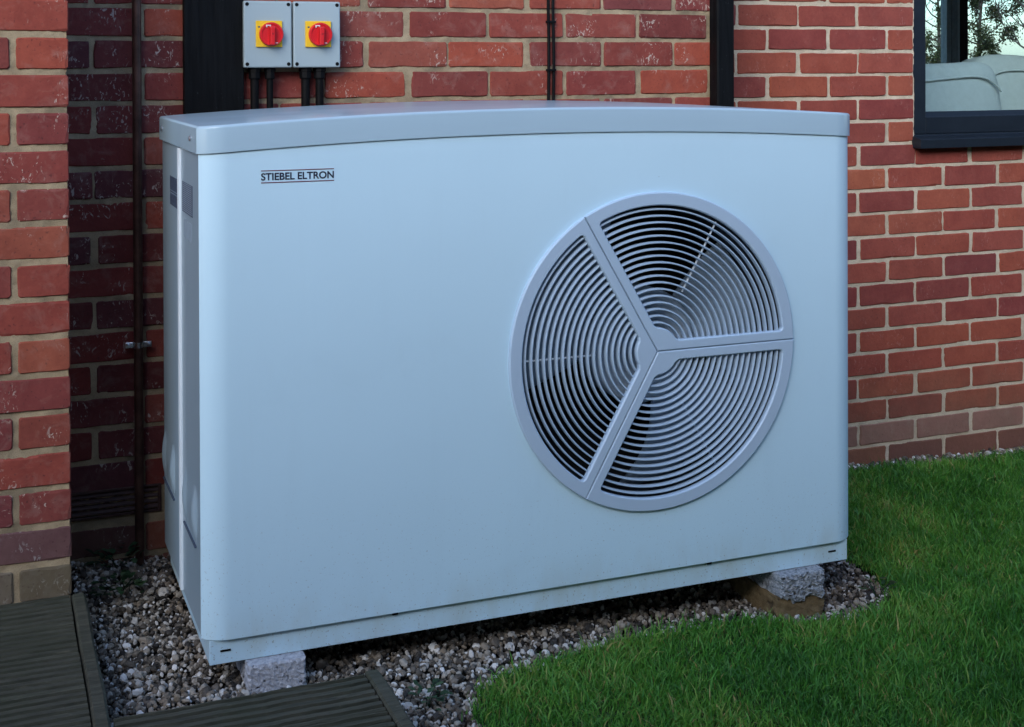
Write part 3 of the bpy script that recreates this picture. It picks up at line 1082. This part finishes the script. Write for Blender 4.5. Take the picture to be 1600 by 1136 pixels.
NR = 18
ring_r = [0.0615 + (0.3065 - 0.0615) * i / (NR - 1) for i in range(NR)]
for sidx in range(3):
    a0 = R(120) * sidx
    out, inn = sector(a0)
    bm = plate([out, inn], -0.009, 0.004)
    me = bpy.data.meshes.new('grille_sector')
    bm.to_mesh(me)
    bm.free()
    gs = link('grille_sector', me, M['grille'], hp, (FC[0], 0, FC[1]))
    for r_ in ring_r:
        e = math.asin(min(1, 0.0200 / r_))
        m = MB()
        na = max(6, int(40 * r_ / 0.3))
        sec = [(-0.0018, 0.010), (-0.0019, -0.0015), (-0.0010, -0.0034), (0.0010, -0.0034), (0.0019, -0.0015), (0.0018, 0.010)]
        vs_ = []
        for i in range(na + 1):
            t = a0 + e + (R(120) - 2 * e) * i / na
            for dr, y in sec:
                vs_.append(((r_ + dr) * math.cos(t), y, (r_ + dr) * math.sin(t)))
        fs = [(i * 6 + k, i * 6 + (k + 1) % 6, (i + 1) * 6 + (k + 1) % 6, (i + 1) * 6 + k) for i in range(na) for k in range(6)]
        m.add(vs_, fs).obj('grille_bar', M['grille'], gs, smooth=60)
    t = a0 + R(60)
    MB().tube([(0.14 * math.cos(t), 0.012, 0.14 * math.sin(t)), (0.312 * math.cos(t), 0.012, 0.312 * math.sin(t))], 0.0022, 6).obj('stay_rod', M['seam'], gs)

# duct, hub and blades behind the grille
m = MB()
vs_, fs = [], []
prof = [(0.326, 0.019), (0.316, 0.03), (0.312, 0.06), (0.312, 0.17)]
for r_, y in prof:
    for k in range(64):
        vs_.append((FC[0] + r_ * math.cos(2 * math.pi * k / 64), y, FC[1] + r_ * math.sin(2 * math.pi * k / 64)))
for i in range(3):
    for k in range(64):
        fs.append((i * 64 + k, i * 64 + (k + 1) % 64, (i + 1) * 64 + (k + 1) % 64, (i + 1) * 64 + k))
m.add(vs_, fs).obj('fan_duct', M['dark_inside'], hp, smooth=40)
fan = MB().lathe([(0.0005, 0.052), (0.05, 0.0525), (0.105, 0.056), (0.122, 0.060), (0.128, 0.068), (0.128, 0.14)], 'Y', (FC[0], 0, FC[1]), 64).obj('fan_hub', M['hub'], hp, smooth=40)
for ca, span in ((160, 46), (305, 36), (16, 36)):
    m = MB()
    def fn(u, v):
        r_ = 0.12 + 0.187 * v
        s = span * (0.72 + 0.32 * v)
        a = R(ca + (u - 0.5) * 2 * s - 10 * v * v)
        y = 0.062 + 0.055 * u + 0.006 * math.sin(math.pi * u)
        return (FC[0] + r_ * math.cos(a), y, FC[1] + r_ * math.sin(a))
    m.grid(fn, 20, 10)
    bo = m.obj('fan_blade', M['blade'], fan, smooth=60)
    sm = bo.modifiers.new('thick', 'SOLIDIFY')
    sm.thickness = 0.004

# ------------------------------------------------------------------ blocks under the unit


def rough_block(name, x0, x1, y0, y1, z0, z1, mat, seed, amp=0.002, n=14, bottom=None):
    rr = random.Random(seed)
    bm = bmesh.new()
    bmesh.ops.create_cube(bm, size=1)
    bmesh.ops.subdivide_edges(bm, edges=bm.edges[:], cuts=n, use_grid_fill=True)
    for v in bm.verts:
        c = v.co
        s = [min(1, (0.5 - abs(a)) / 0.05) for a in c]
        k = sum(1 for a in c if abs(a) > 0.499)
        if k >= 2: c *= 1 - 0.012 * rr.random() * k
        x, y, z = x0 + (c.x + 0.5) * (x1 - x0), y0 + (c.y + 0.5) * (y1 - y0), z0 + (c.z + 0.5) * (z1 - z0)
        if bottom and c.z < 0: z += bottom(x, y) * (-2 * c.z)
        v.co = (x + rr.gauss(0, amp), y + rr.gauss(0, amp), z + (rr.gauss(0, amp) if c.z < 0.49 else 0))
    me = bpy.data.meshes.new(name)
    for f in bm.faces: f.smooth = False
    bm.to_mesh(me)
    bm.free()
    return link(name, me, mat)


tag(rough_block('concrete_block', 0.086, 0.198, -0.018, 0.42, -0.12, -0.001, M['block'], 1, 0.0007, 24), 'pale speckled concrete block under the front left corner of the heat pump', 'block')
tag(rough_block('concrete_block', 1.275, 1.388, -0.022, 0.42, -0.058, -0.001, M['block2'], 2, 0.0022, 20, lambda x, y: 0.006 * math.sin(x * 90 + y * 40)), 'rough grey concrete block under the right end of the heat pump', 'block')
tag(rough_block('earth_stained_brick', 1.268, 1.392, -0.014, 0.40, -0.15, -0.052, M['earth_block'], 3, 0.0009, 8), 'brown earth stained block beneath the rough grey concrete block', 'block')

# ------------------------------------------------------------------ black boards, pipe, cables, vent
tag(MB().box(0.0785, 0.2240, YB - 0.030, YB - 0.004, -0.05, 5.0).obj('timber_post', M['timber'], bevel=0.003), 'wide black painted timber board on the brick wall beside the isolator boxes', 'board')
post = empty('drainpipe', (0, 0, 0))
tag(post, 'narrow glossy black square drainpipe where the two brick walls meet', 'drainpipe')
MB().box(1.5525, 1.6085, YB - 0.052, YB - 0.004, -0.13, 5.0).obj('pipe', M['timber'], post, bevel=0.006, seg=3)

cp = empty('copper_pipe', (0, 0, 0))
tag(cp, 'thin tarnished copper pipe running down the shaded brick beside the pier', 'pipe')
MB().tube([(-0.033, YB - 0.030, -0.06), (-0.033, YB - 0.030, 0.6), (-0.033, YB - 0.0305, 1.2), (-0.033, YB - 0.030, 5.0)], 0.0108, 20).obj('tube', M['copper'], cp, smooth=50)
cl = MB().lathe([(0.0112, -0.007), (0.0132, -0.007), (0.0132, 0.007), (0.0112, 0.007)], 'Z', (-0.033, YB - 0.030, 0.476), 24).obj('clamp', M['zinc'], cp, smooth=40)
for s in (-1, 1):
    xa, xb = sorted((-0.033 + s * 0.0125, -0.033 + s * 0.031))
    MB().box(xa, xb, YB - 0.033, YB - 0.028, 0.469, 0.483).obj('ear', M['zinc'], cl, bevel=0.0015)
    MB().lathe([(0.0052, YB - 0.0335), (0.0052, YB - 0.0365), (0.003, YB - 0.0385)], 'Y', (-0.033 + s * 0.0235, 0, 0.476), 10).obj('bolt', M['zinc'], cl, smooth=40)
    MB().tube([(-0.033 + s * 0.0235, YB - 0.028, 0.476), (-0.033 + s * 0.0235, YB + 0.01, 0.476)], 0.003, 8).obj('stud', M['zinc'], cl)

tc = empty('twin_cable', (0, 0, 0))
tag(tc, 'pair of thin black cables strapped together up the brick wall above the unit', 'cable')
for k_, x in enumerate((1.0525, 1.0665)):
    pts = [(x + 0.0013 * math.sin(i * 0.9 + k_), YB - 0.008 - 0.0015 * math.sin(i * 0.7 + 2 * k_), 0.4 + i * 0.05) for i in range(30)]
    MB().tube(pts, 0.0042, 10).obj('cable', M['black'], tc, smooth=60)
for z in (1.131, 1.262, 1.43):
    MB().box(1.0462, 1.0728, YB - 0.0145, YB - 0.002, z - 0.003, z + 0.003).obj('cable_tie', M['black'], tc, bevel=0.001)

va = empty('air_brick', (0, 0, 0))
tag(va, 'brown louvred air vent low in the shaded brick behind the copper pipe', 'air vent')
x0, x1, z0, z1 = VENT
MB().box(x0, x1, YB + 0.006, YB + 0.011, z0, z1).obj('backing', M['dark_inside'], va)
for a in (((x0, x0 + 0.008), (z0, z1)), ((x1 - 0.008, x1), (z0, z1)), ((x0 + 0.0082, x1 - 0.0082), (z0, z0 + 0.006)), ((x0 + 0.0082, x1 - 0.0082), (z1 - 0.006, z1))):
    MB().box(a[0][0], a[0][1], YB - 0.004, YB + 0.006, a[1][0], a[1][1]).obj('frame', M['air_vent'], va, bevel=0.001)
for i in range(4):
    z = z0 + 0.0095 + i * 0.0135
    MB().add([(x0 + 0.0085, YB - 0.003, z), (x1 - 0.0085, YB - 0.003, z), (x1 - 0.0085, YB + 0.005, z + 0.008), (x0 + 0.0085, YB + 0.005, z + 0.008),
              (x0 + 0.0085, YB - 0.003, z + 0.003), (x1 - 0.0085, YB - 0.003, z + 0.003), (x1 - 0.0085, YB + 0.005, z + 0.011), (x0 + 0.0085, YB + 0.005, z + 0.011)],
             [(0, 1, 2, 3), (7, 6, 5, 4), (0, 4, 5, 1), (2, 6, 7, 3), (1, 5, 6, 2), (0, 3, 7, 4)]).obj('slat', M['air_vent'], va)


# ------------------------------------------------------------------ isolator switches
def isolator(x0, label):
    t = empty('isolator_switch', (x0, YB, 1.1405))
    tag(t, label, 'isolator switch', 'isolator switches on the wall')
    w_, h_, d_ = 0.1195, 0.1655, 0.052
    MB().box(0.0015, w_ - 0.0015, -d_ + 0.016, -0.006, 0.0015, h_ - 0.0015).obj('enclosure', M['enclosure_rim'], t, bevel=0.003)
    MB().box(0, w_, -d_, -d_ + 0.0155, 0, h_).obj('cover', M['enclosure'], t, bevel=0.004, seg=3)
    for sx in (0.0085, w_ - 0.0085):
        for sz in (0.009, h_ - 0.0085):
            MB().lathe([(0.0046, -d_ - 0.0006), (0.0046, -d_ + 0.002)], 'Y', (sx, 0, sz), 16).obj('screw', M['black'], t)
    cx, cz = w_ / 2 + 0.002, h_ / 2 + 0.001
    MB().box(cx - 0.0325, cx + 0.0325, -d_ - 0.006, -d_ + 0.001, cz - 0.0325, cz + 0.0325).obj('yellow_plate', M['yellow'], t, bevel=0.001)
    MB().box(cx - 0.0275, cx - 0.0225, -d_ - 0.0063, -d_ - 0.0055, cz + 0.015, cz + 0.019).obj('print_mark', M['label'], t)
    kb = MB().lathe([(0.0295, -d_ - 0.005), (0.0295, -d_ - 0.016), (0.0280, -d_ - 0.0185), (0.0245, -d_ - 0.0185), (0.0235, -d_ - 0.016), (0.0002, -d_ - 0.016)], 'Y', (cx + 0.004, 0, cz - 0.001), 40).obj('knob', M['red'], t, smooth=35)
    g_ = MB()
    for (a, b) in ((-0.0075, 0.0065),):
        g_.add([(a, -d_ - 0.015, -0.027), (b, -d_ - 0.015, -0.027), (b + 0.0015, -d_ - 0.015, 0.020), (a, -d_ - 0.015, 0.020),
                (a + 0.002, -d_ - 0.031, -0.0265), (b - 0.002, -d_ - 0.031, -0.0265), (b, -d_ - 0.031, 0.018), (a + 0.002, -d_ - 0.031, 0.018)],
               [(3, 2, 1, 0), (4, 5, 6, 7), (0, 1, 5, 4), (1, 2, 6, 5), (2, 3, 7, 6), (3, 0, 4, 7)])
    g_.obj('grip', M['red'], kb, bevel=0.0015, loc=(cx + 0.004, 0, cz - 0.001))
    MB().lathe([(0.0028, -d_ - 0.0312), (0.0028, -d_ - 0.029)], 'Y', (cx + 0.0045, 0, cz), 12).obj('spindle', M['darkred'], kb)
    # white index marks: a bracket above the grip and a tick low at the right
    MB().box(cx - 0.0105, cx + 0.0015, -d_ - 0.0193, -d_ - 0.0155, cz + 0.0195, cz + 0.0222).obj('print_mark', M['white'], kb)
    for a in (-0.0105, -0.0015):
        MB().box(cx + a, cx + a + 0.003, -d_ - 0.0193, -d_ - 0.0155, cz + 0.0160, cz + 0.0193).obj('print_mark', M['white'], kb)
    MB().box(cx + 0.013, cx + 0.019, -d_ - 0.0190, -d_ - 0.0155, cz - 0.0235, cz - 0.0215).obj('print_mark', M['white'], kb)
    return t


XB = 0.2195
isolator(XB, 'left grey isolator box with red rotary switch overlapping the black board')
isolator(XB + 0.1235, 'right grey isolator box with red rotary switch next to bare brick')
side = {0: 'under the left isolator box', 1: 'under the right isolator box'}
for i, (xc, r_, s_lab) in enumerate(((0.250, 0.0105, 'thicker left black conduit under the left isolator box'), (0.288, 0.0085, 'thinner right black conduit under the left isolator box'),
                                     (0.378, 0.0110, 'thicker left black conduit under the right isolator box'), (0.414, 0.0105, 'right black conduit under the right isolator box, nearest bare brick'))):
    t = empty('cable_conduit', (xc, YB - 0.028, 0.6))
    tag(t, s_lab, 'conduit', 'black conduits below the isolator boxes')
    MB().tube([(0, 0, 0), (0, 0, 0.30), (0, 0, 0.545)], r_, 14).obj('tube', M['black'], t, smooth=50)
    MB().lathe([(r_ + 0.003, 0.512), (r_ + 0.0042, 0.515), (r_ + 0.0042, 0.530), (r_ + 0.006, 0.531), (r_ + 0.006, 0.5405)], 'Z', (0, 0, 0), 8).obj('gland', M['black'], t)


# ------------------------------------------------------------------ decks
def deck(name, x0, x1, y_back, nboards, ztop, trim_side, label):
    t = empty(name, (0, 0, 0))
    tag(t, label, 'decking')
    bw, gap, th = 0.1425, 0.0045, 0.027
    for b in range(nboards):
        y1 = y_back - b * (bw + gap)
        y0 = y1 - bw
        prof = [(y0, -th), (y0, -0.003), (y0 + 0.003, 0)]
        ng = 6
        pitch = bw / ng
        for k_ in range(ng):
            yc = y0 + pitch * (k_ + 0.5)
            dj = 0.0085 + 0.002 * random.random()
            prof += [(yc - 0.0058, 0), (yc - 0.0048, -dj), (yc + 0.0048, -dj), (yc + 0.0058, 0)]
        prof += [(y1 - 0.003, 0), (y1, -0.003), (y1, -th)]
        nxs = 24
        xsn = np.linspace(x0, x1 - random.random() * 0.003, nxs)
        vs_, fs = [], []
        n = len(prof)
        tw, zz = random.gauss(0, 0.0012), random.gauss(0, 0.0008)
        for i, x in enumerate(xsn):
            wv = 0.0012 * math.sin(i * 0.9 + b * 2) + 0.0008 * math.sin(i * 2.3 + b)
            for y, z in prof: vs_.append((x, y + wv, ztop + z + zz + tw * (y - y0) / bw))
        for i in range(nxs - 1):
            for k_ in range(n):
                k2 = (k_ + 1) % n
                fs.append((i * n + k_, (i + 1) * n + k_, (i + 1) * n + k2, i * n + k2))
        fs += [tuple(range(n)), tuple(reversed(range((nxs - 1) * n, nxs * n)))]
        MB().add(vs_, fs).obj('board', M['deck'], t)
    ye = y_back - nboards * (bw + gap)
    xa, xb = (x1 + 0.002, x1 + 0.030)
    m = MB()
    def prof_y(u): return y_back + 0.006 - (y_back + 0.006 - ye) * u
    vs_, fs = [], []
    sec = [(xa, -0.10), (xa, -0.004), (xa + 0.004, 0.0), (xb - 0.005, 0.0), (xb, -0.006), (xb, -0.10)]
    nn = 40
    for i in range(nn + 1):
        y = prof_y(i / nn)
        ex = 0.0012 * math.sin(i * 0.8) + 0.001 * random.random()
        for x, z in sec: vs_.append((x + ex * (1 if x == xb else 0.4), y, ztop + 0.001 + z + 0.0008 * math.sin(i * 0.55)))
    for i in range(nn):
        for k_ in range(6):
            k2 = (k_ + 1) % 6
            fs.append((i * 6 + k_, i * 6 + k2, (i + 1) * 6 + k2, (i + 1) * 6 + k_))
    fs += [tuple(range(6)), tuple(reversed(range(nn * 6, nn * 6 + 6)))]
    m.add(vs_, fs).obj('edge_trim', M['deck'], t)
    MB().box(x0 + 0.02, x1 - 0.01, ye + 0.01, y_back - 0.012, -0.16, ztop - th - 0.002).obj('joist_frame', M['soil'], t)
    return t


deck('decking', -1.35, -0.2150, 0.347, 12, 0.045, 1, 'dark weathered grooved decking at the foot of the brick pier')
deck('decking', -0.1800, 0.2570, -0.2265, 8, 0.045, 1, 'dark grooved decking end in the foreground before the heat pump')

# ------------------------------------------------------------------ gravel
ico = bmesh.new()
bmesh.ops.create_icosphere(ico, subdivisions=2, radius=1)
IV = np.array([v.co[:] for v in ico.verts])
IF = np.array([[v.index for v in f.verts] for f in ico.faces])
ico.free()


def pebbles(name, X, Y, size, seed, label):
    g_ = np.random.default_rng(seed)
    n = len(X)
    sc = size[:, None] * g_.uniform(0.65, 1.2, (n, 3))
    sc[:, 2] *= 0.72
    # random rotations
    q = g_.normal(size=(n, 4)); q /= np.linalg.norm(q, axis=1)[:, None]
    a, b, c, d = q.T
    Rm = np.stack([np.stack([1 - 2 * (c * c + d * d), 2 * (b * c - a * d), 2 * (b * d + a * c)], -1), np.stack([2 * (b * c + a * d), 1 - 2 * (b * b + d * d), 2 * (c * d - a * b)], -1), np.stack([2 * (b * d - a * c), 2 * (c * d + a * b), 1 - 2 * (b * b + c * c)], -1)], 1)
    lump = 1 + 0.16 * np.sin(IV[None, :, :] @ g_.normal(size=(n, 3, 1)) * 2.6 + g_.uniform(0, 6, (n, 1, 1)))[..., 0] + g_.normal(0, 0.075, (n, len(IV)))
    P_ = IV[None] * lump[..., None] * sc[:, None, :]
    P_ = np.einsum('nij,nkj->nki', Rm, P_)
    zc = zg(X) - 0.012 + 0.35 * size + g_.uniform(0, 0.011, n) + 0.010 * vnoise(X * 9, Y * 9, 5)
    P_ += np.stack([X, Y, zc], -1)[:, None, :]
    F = (IF[None] + (np.arange(n) * len(IV))[:, None, None]).reshape(-1, 3)
    me = np_mesh(name, P_.reshape(-1, 3), F, False)
    at = me.attributes.new('tint', 'FLOAT', 'FACE')
    tint = g_.random(n) ** 1.1
    at.data.foreach_set('value', np.repeat(tint, len(IF)).astype(np.float32))
    o = link(name, me, M['pebble'])
    return tag(o, label, 'gravel', kind='stuff')


def scatter(x0, x1, y0, y1, dens, g_):
    n = int((x1 - x0) * (y1 - y0) * dens)
    return g_.uniform(x0, x1, n), g_.uniform(y0, y1, n)


gp = np.random.default_rng(5)
PXs, PYs = [], []
for reg in ((-0.20, 0.36, -0.24, 0.79, 18500), (0.27, 0.56, -0.75, -0.2, 18500), (0.36, 1.68, -0.24, 0.25, 17000), (0.36, 1.68, 0.25, 0.79, 2500)):
    a, b = scatter(*reg[:4], reg[4], gp)
    PXs.append(a); PYs.append(b)
PXs, PYs = np.concatenate(PXs), np.concatenate(PYs)
shrunk = [(x + 0.012, y - 0.012) for x, y in LAWN]
keep = ~in_poly(PXs, PYs, [(x, y - 0.02) for x, y in LAWN])
keep &= ~((PXs < -0.19) | ((PXs < 0.288) & (PYs < -0.228)))
PXs, PYs = PXs[keep], PYs[keep]
pebbles('gravel', PXs, PYs, gp.lognormal(math.log(0.0045), 0.36, len(PXs)).clip(0.0028, 0.011), 6, 'mixed brown grey and white gravel under and around the heat pump')
a, b = scatter(1.66, 3.9, 0.935, 1.008, 9000, gp)
pebbles('gravel', a, b, gp.lognormal(math.log(0.0068), 0.25, len(a)), 8, 'thin line of pale gravel along the foot of the window wall')

# ------------------------------------------------------------------ grass
gg = np.random.default_rng(9)


def blades(name, X, Y, hgt, wid, lean, seed, mat, label, cat):
    g_ = np.random.default_rng(seed)
    n = len(X)
    th = g_.uniform(0, 2 * np.pi, n)
    ld = g_.uniform(0, 2 * np.pi, n)
    ln = lean * g_.uniform(0.2, 1.0, n) * hgt
    base = np.stack([X, Y, zg(X) + 0.004 + 0.010 * vnoise(X * 7, Y * 7, 3)], -1)
    side_ = np.stack([np.cos(th), np.sin(th), np.zeros(n)], -1) * wid[:, None] / 2
    dirv = np.stack([np.cos(ld), np.sin(ld), np.zeros(n)], -1)
    up = np.array([0, 0, 1.0])
    mid = base + up * (hgt * 0.55)[:, None] + dirv * (ln * 0.35)[:, None]
    tip = base + up * (hgt * np.sqrt(np.clip(1 - (ln / hgt) ** 2 * 0.5, 0.2, 1)))[:, None] + dirv * ln[:, None]
    V = np.stack([base - side_, base + side_, mid + side_ * 0.8, mid - side_ * 0.8, tip], 1)
    i0 = (np.arange(n) * 5)[:, None]
    F = np.concatenate([i0 + np.array([[0, 1, 2]]), i0 + np.array([[0, 2, 3]]), i0 + np.array([[3, 2, 4]])], 1).reshape(-1, 3)
    me = np_mesh(name, V.reshape(-1, 3), F)
    at = me.attributes.new('tint', 'FLOAT', 'FACE')
    patch = vnoise(X * 4.5, Y * 4.5, 77) * 0.6 + vnoise(X * 14, Y * 14, 78) * 0.4
    tint = np.clip(-0.06 + 0.95 * patch + g_.normal(0, 0.17, n) + (g_.random(n) < 0.05) * 0.5, 0, 1)
    at.data.foreach_set('value', np.repeat(tint, 3).astype(np.float32))
    return tag(link(name, me, mat), label, cat, kind='stuff')


n = 420000
X, Y = gg.uniform(0.42, 3.5, n), gg.uniform(-1.15, 0.99, n)
k_ = in_poly(X + gg.normal(0, 0.012, n), Y + gg.normal(0, 0.012, n), LAWN)
# nothing in view left of the camera's right edge line is lost: trim blades far outside the picture
k_ &= ~((X > 1.9) & (Y < -0.55)) & ~((X > 2.6) & (Y < 0.2))
X, Y = X[k_], Y[k_]
# sparser turf farther off to the right and front, mostly outside the picture
n2 = 110000
X2, Y2 = gg.uniform(0.46, 5.0, n2), gg.uniform(-2.6, 0.92, n2)
k2 = (((X2 > 1.9) & (Y2 < -0.55)) | ((X2 > 2.6) & (Y2 < 0.2)) | (X2 > 3.5) | (Y2 < -1.15)) & in_poly(X2, Y2, LAWN)
X, Y = np.concatenate([X, X2[k2]]), np.concatenate([Y, Y2[k2]])
H = gg.gamma(7, 0.0026, len(X)) * (0.8 + 0.5 * vnoise(X * 6, Y * 6, 55))
blades('grass', X, Y, H.clip(0.008, 0.06), gg.gamma(6, 0.00042, len(X)).clip(0.0012, 0.0055), 1.05, 10, M['grass'], 'short green lawn grass around the right of the heat pump', 'grass')


# ------------------------------------------------------------------ weeds
def weed(x, y, n, rad, leaf, label, seed):
    g_ = np.random.default_rng(seed)
    t = empty('weed', (x, y, float(zg(x))))
    tag(t, label, 'weed')
    vs_, fs, tint = [], [], []
    for i in range(n):
        a = g_.uniform(0, 2 * math.pi)
        r_ = rad * math.sqrt(g_.random())
        c = Vector((r_ * math.cos(a), r_ * math.sin(a), 0.012 + 0.05 * g_.random() * (1 - r_ / rad * 0.6)))
        d_ = Vector((math.cos(a) + g_.normal(0, 0.4), math.sin(a) + g_.normal(0, 0.4), g_.uniform(-0.2, 0.7))).normalized()
        s = d_.cross(Vector((0, 0, 1))).normalized()
        L = leaf * g_.uniform(0.6, 1.3)
        up_ = s.cross(d_)
        b = len(vs_)
        for u, wv, hz in ((0, 0, 0), (0.3, 0.32, 0.05), (0.3, -0.32, 0.05), (0.7, 0.26, 0.06), (0.7, -0.26, 0.06), (1, 0, -0.05)):
            vs_.append(tuple(c + d_ * L * u + s * L * wv + up_ * L * hz))
        fs += [(b, b + 1, b + 2), (b + 1, b + 3, b + 4), (b + 1, b + 4, b + 2), (b + 3, b + 5, b + 4)]
        tint += [float(g_.random())] * 4
    me = bpy.data.meshes.new('leaves')
    me.from_pydata(vs_, [], fs)
    at = me.attributes.new('tint', 'FLOAT', 'FACE')
    at.data.foreach_set('value', np.array(tint, dtype=np.float32))
    link('leaves', me, M['leaf'], t)
    st = MB()
    for i in range(max(3, n // 12)):
        a = g_.uniform(0, 2 * math.pi)
        st.tube([(0, 0, -0.01), (rad * 0.3 * math.cos(a), rad * 0.3 * math.sin(a), 0.02), (rad * 0.7 * math.cos(a), rad * 0.7 * math.sin(a), 0.035)], 0.0011, 5)
    st.obj('stems', M['leaf'], t)


weed(-0.085, 0.735, 46, 0.055, 0.022, 'dark green weed at the wall beside the copper pipe foot', 1)
weed(-0.10, 0.545, 40, 0.05, 0.020, 'dark low weed in the gravel near the decking trim', 2)
weed(0.392, -0.17, 26, 0.04, 0.018, 'small pale green weed in gravel by the foreground decking corner', 3)
weed(1.575, 0.035, 20, 0.035, 0.016, 'tiny weed in white pebbles right of the heat pump', 4)


# ------------------------------------------------------------------ trees beyond the house
def tree(name, x, y, h, crown_r, crown_h, nleaf, leaf, label, seed, bare=False):
    g_ = np.random.default_rng(seed)
    rr = random.Random(seed)
    z0 = float(zg(x)) - 0.02
    t = empty(name, (x, y, z0))
    tag(t, label, 'tree')
    tr = MB()
    pts, rad = [], []
    for i in range(8):
        u = i / 7
        pts.append((0.12 * math.sin(u * 4 + seed), 0.1 * math.sin(u * 3), h * 0.95 * u))
        rad.append(0.09 * h / 5 * (1 - 0.9 * u) + 0.006)
    tr.tube(pts, rad, 8)
    tips = []
    def limb(p, d, L, r_, lvl):
        q = [p]
        dd = d.copy()
        for s in range(4):
            dd = (dd + Vector((rr.gauss(0, .2), rr.gauss(0, .2), rr.gauss(0.08, .15)))).normalized()
            q.append(q[-1] + dd * L / 4)
        tr.tube(q, [r_ * (1 - 0.2 * i) + 0.002 for i in range(5)], 5 if lvl else 6, cap=False)
        tips.extend(q[2:])
        if lvl > 0:
            for b in range(3 if bare else 2):
                k2 = rr.randrange(2, 5)
                nd = (dd + Vector((rr.gauss(0, .7), rr.gauss(0, .7), rr.gauss(0.1, .5)))).normalized()
                limb(q[k2], nd, L * 0.62, r_ * 0.5, lvl - 1)
    nl = 22 if bare else 18
    for i in range(nl):
        u = 0.22 + 0.73 * i / nl
        a = i * 2.4 + rr.random()
        env = math.sin(math.pi * min(1, (u - 0.1) / 0.95)) ** 0.7
        limb(Vector((pts[int(u * 7)][0], pts[int(u * 7)][1], h * 0.95 * u)), Vector((math.cos(a), math.sin(a), 0.5)).normalized(), crown_r * (0.35 + 0.65 * env), 0.028 * h / 5, 3 if bare else 2)
    tr.obj('trunk', M['bark'], t, smooth=60)
    if nleaf:
        T = np.array([tuple(p) for p in tips])
        c = T[g_.integers(0, len(T), nleaf)] + g_.normal(0, 0.10 * crown_r, (nleaf, 3))
        d1 = g_.normal(size=(nleaf, 3)); d1 /= np.linalg.norm(d1, axis=1)[:, None]
        d2 = np.cross(d1, g_.normal(size=(nleaf, 3))); d2 /= np.linalg.norm(d2, axis=1)[:, None]
        s = leaf * g_.uniform(0.6, 1.4, nleaf)[:, None]
        V = np.stack([c - d1 * s, c + d2 * s * 0.5, c + d1 * s, c - d2 * s * 0.5], 1).reshape(-1, 3)
        F = np.arange(nleaf * 4).reshape(-1, 4)
        me = np_mesh('crown', V, F, False)
        at = me.attributes.new('tint', 'FLOAT', 'FACE')
        at.data.foreach_set('value', g_.random(nleaf).astype(np.float32))
        link('crown', me, M['tree_leaf'], t)


def along(px, dist):
    """ground position of a far thing in direction px of the photograph, for laying out the garden behind the house"""
    d = _f + _r * ((px - 800) / 2089.675)
    return -0.3806 + d.x * dist, -2.5687 + d.y * dist


x, y = along(1539, 36)
tree('garden_tree', x, y, 4.2, 0.75, 3.0, 12000, 0.038, 'bushy olive green tree seen through the window and glazed door', 3)
x, y = along(1462, 36)
tree('garden_tree', x, y, 1.75, 0.6, 1.2, 2200, 0.045, 'low dark evergreen at the left of the view through the window', 5)
x, y = along(1466, 52)
tree('bare_tree', x, y, 5.5, 1.5, 3, 0, 0, 'thin leafless tree seen at the left edge of the window glass', 6, True)
x, y = along(1632, 34)
tree('bare_tree', x, y, 6.0, 1.9, 3, 0, 0, 'leafless branching tree at the right of the view through the window', 8, True)


# ------------------------------------------------------------------ unseen fence added behind the camera to block low light
def fence(name, p0, p1, h, label):
    p0, p1 = Vector((*p0, 0)), Vector((*p1, 0))
    L = (p1 - p0).length
    a = math.atan2((p1 - p0).y, (p1 - p0).x)
    t = empty(name, (p0.x, p0.y, float(zg(p0.x)) - 0.03), a)
    tag(t, label, 'fence')
    bw = 0.15
    n = int(L / bw)
    me = MB().box(0, bw - 0.008, -0.011, 0.011, 0.04, h).mesh('board')
    me.materials.append(M['fence'])
    for i in range(n):
        link('board', me, None, t, (i * bw, random.gauss(0, 0.002), 0))
    pm = MB().box(-0.05, 0.05, 0.014, 0.114, -0.1, h + 0.06).mesh('post')
    pm.materials.append(M['fence'])
    for i in range(int(L / 1.8) + 1):
        link('post', pm, None, t, (min(i * 1.8, L - 0.05), 0, 0))
    return t


M['fence'] = plain('weathered_fence_timber', (0.10, 0.075, 0.05), 0.85, var=0.35, scale=15)
fence('light_blocker_fence', (-5.5, -3.3), (11.0, -3.3), 2.6, 'unseen tall timber fence added behind the camera to block low light')
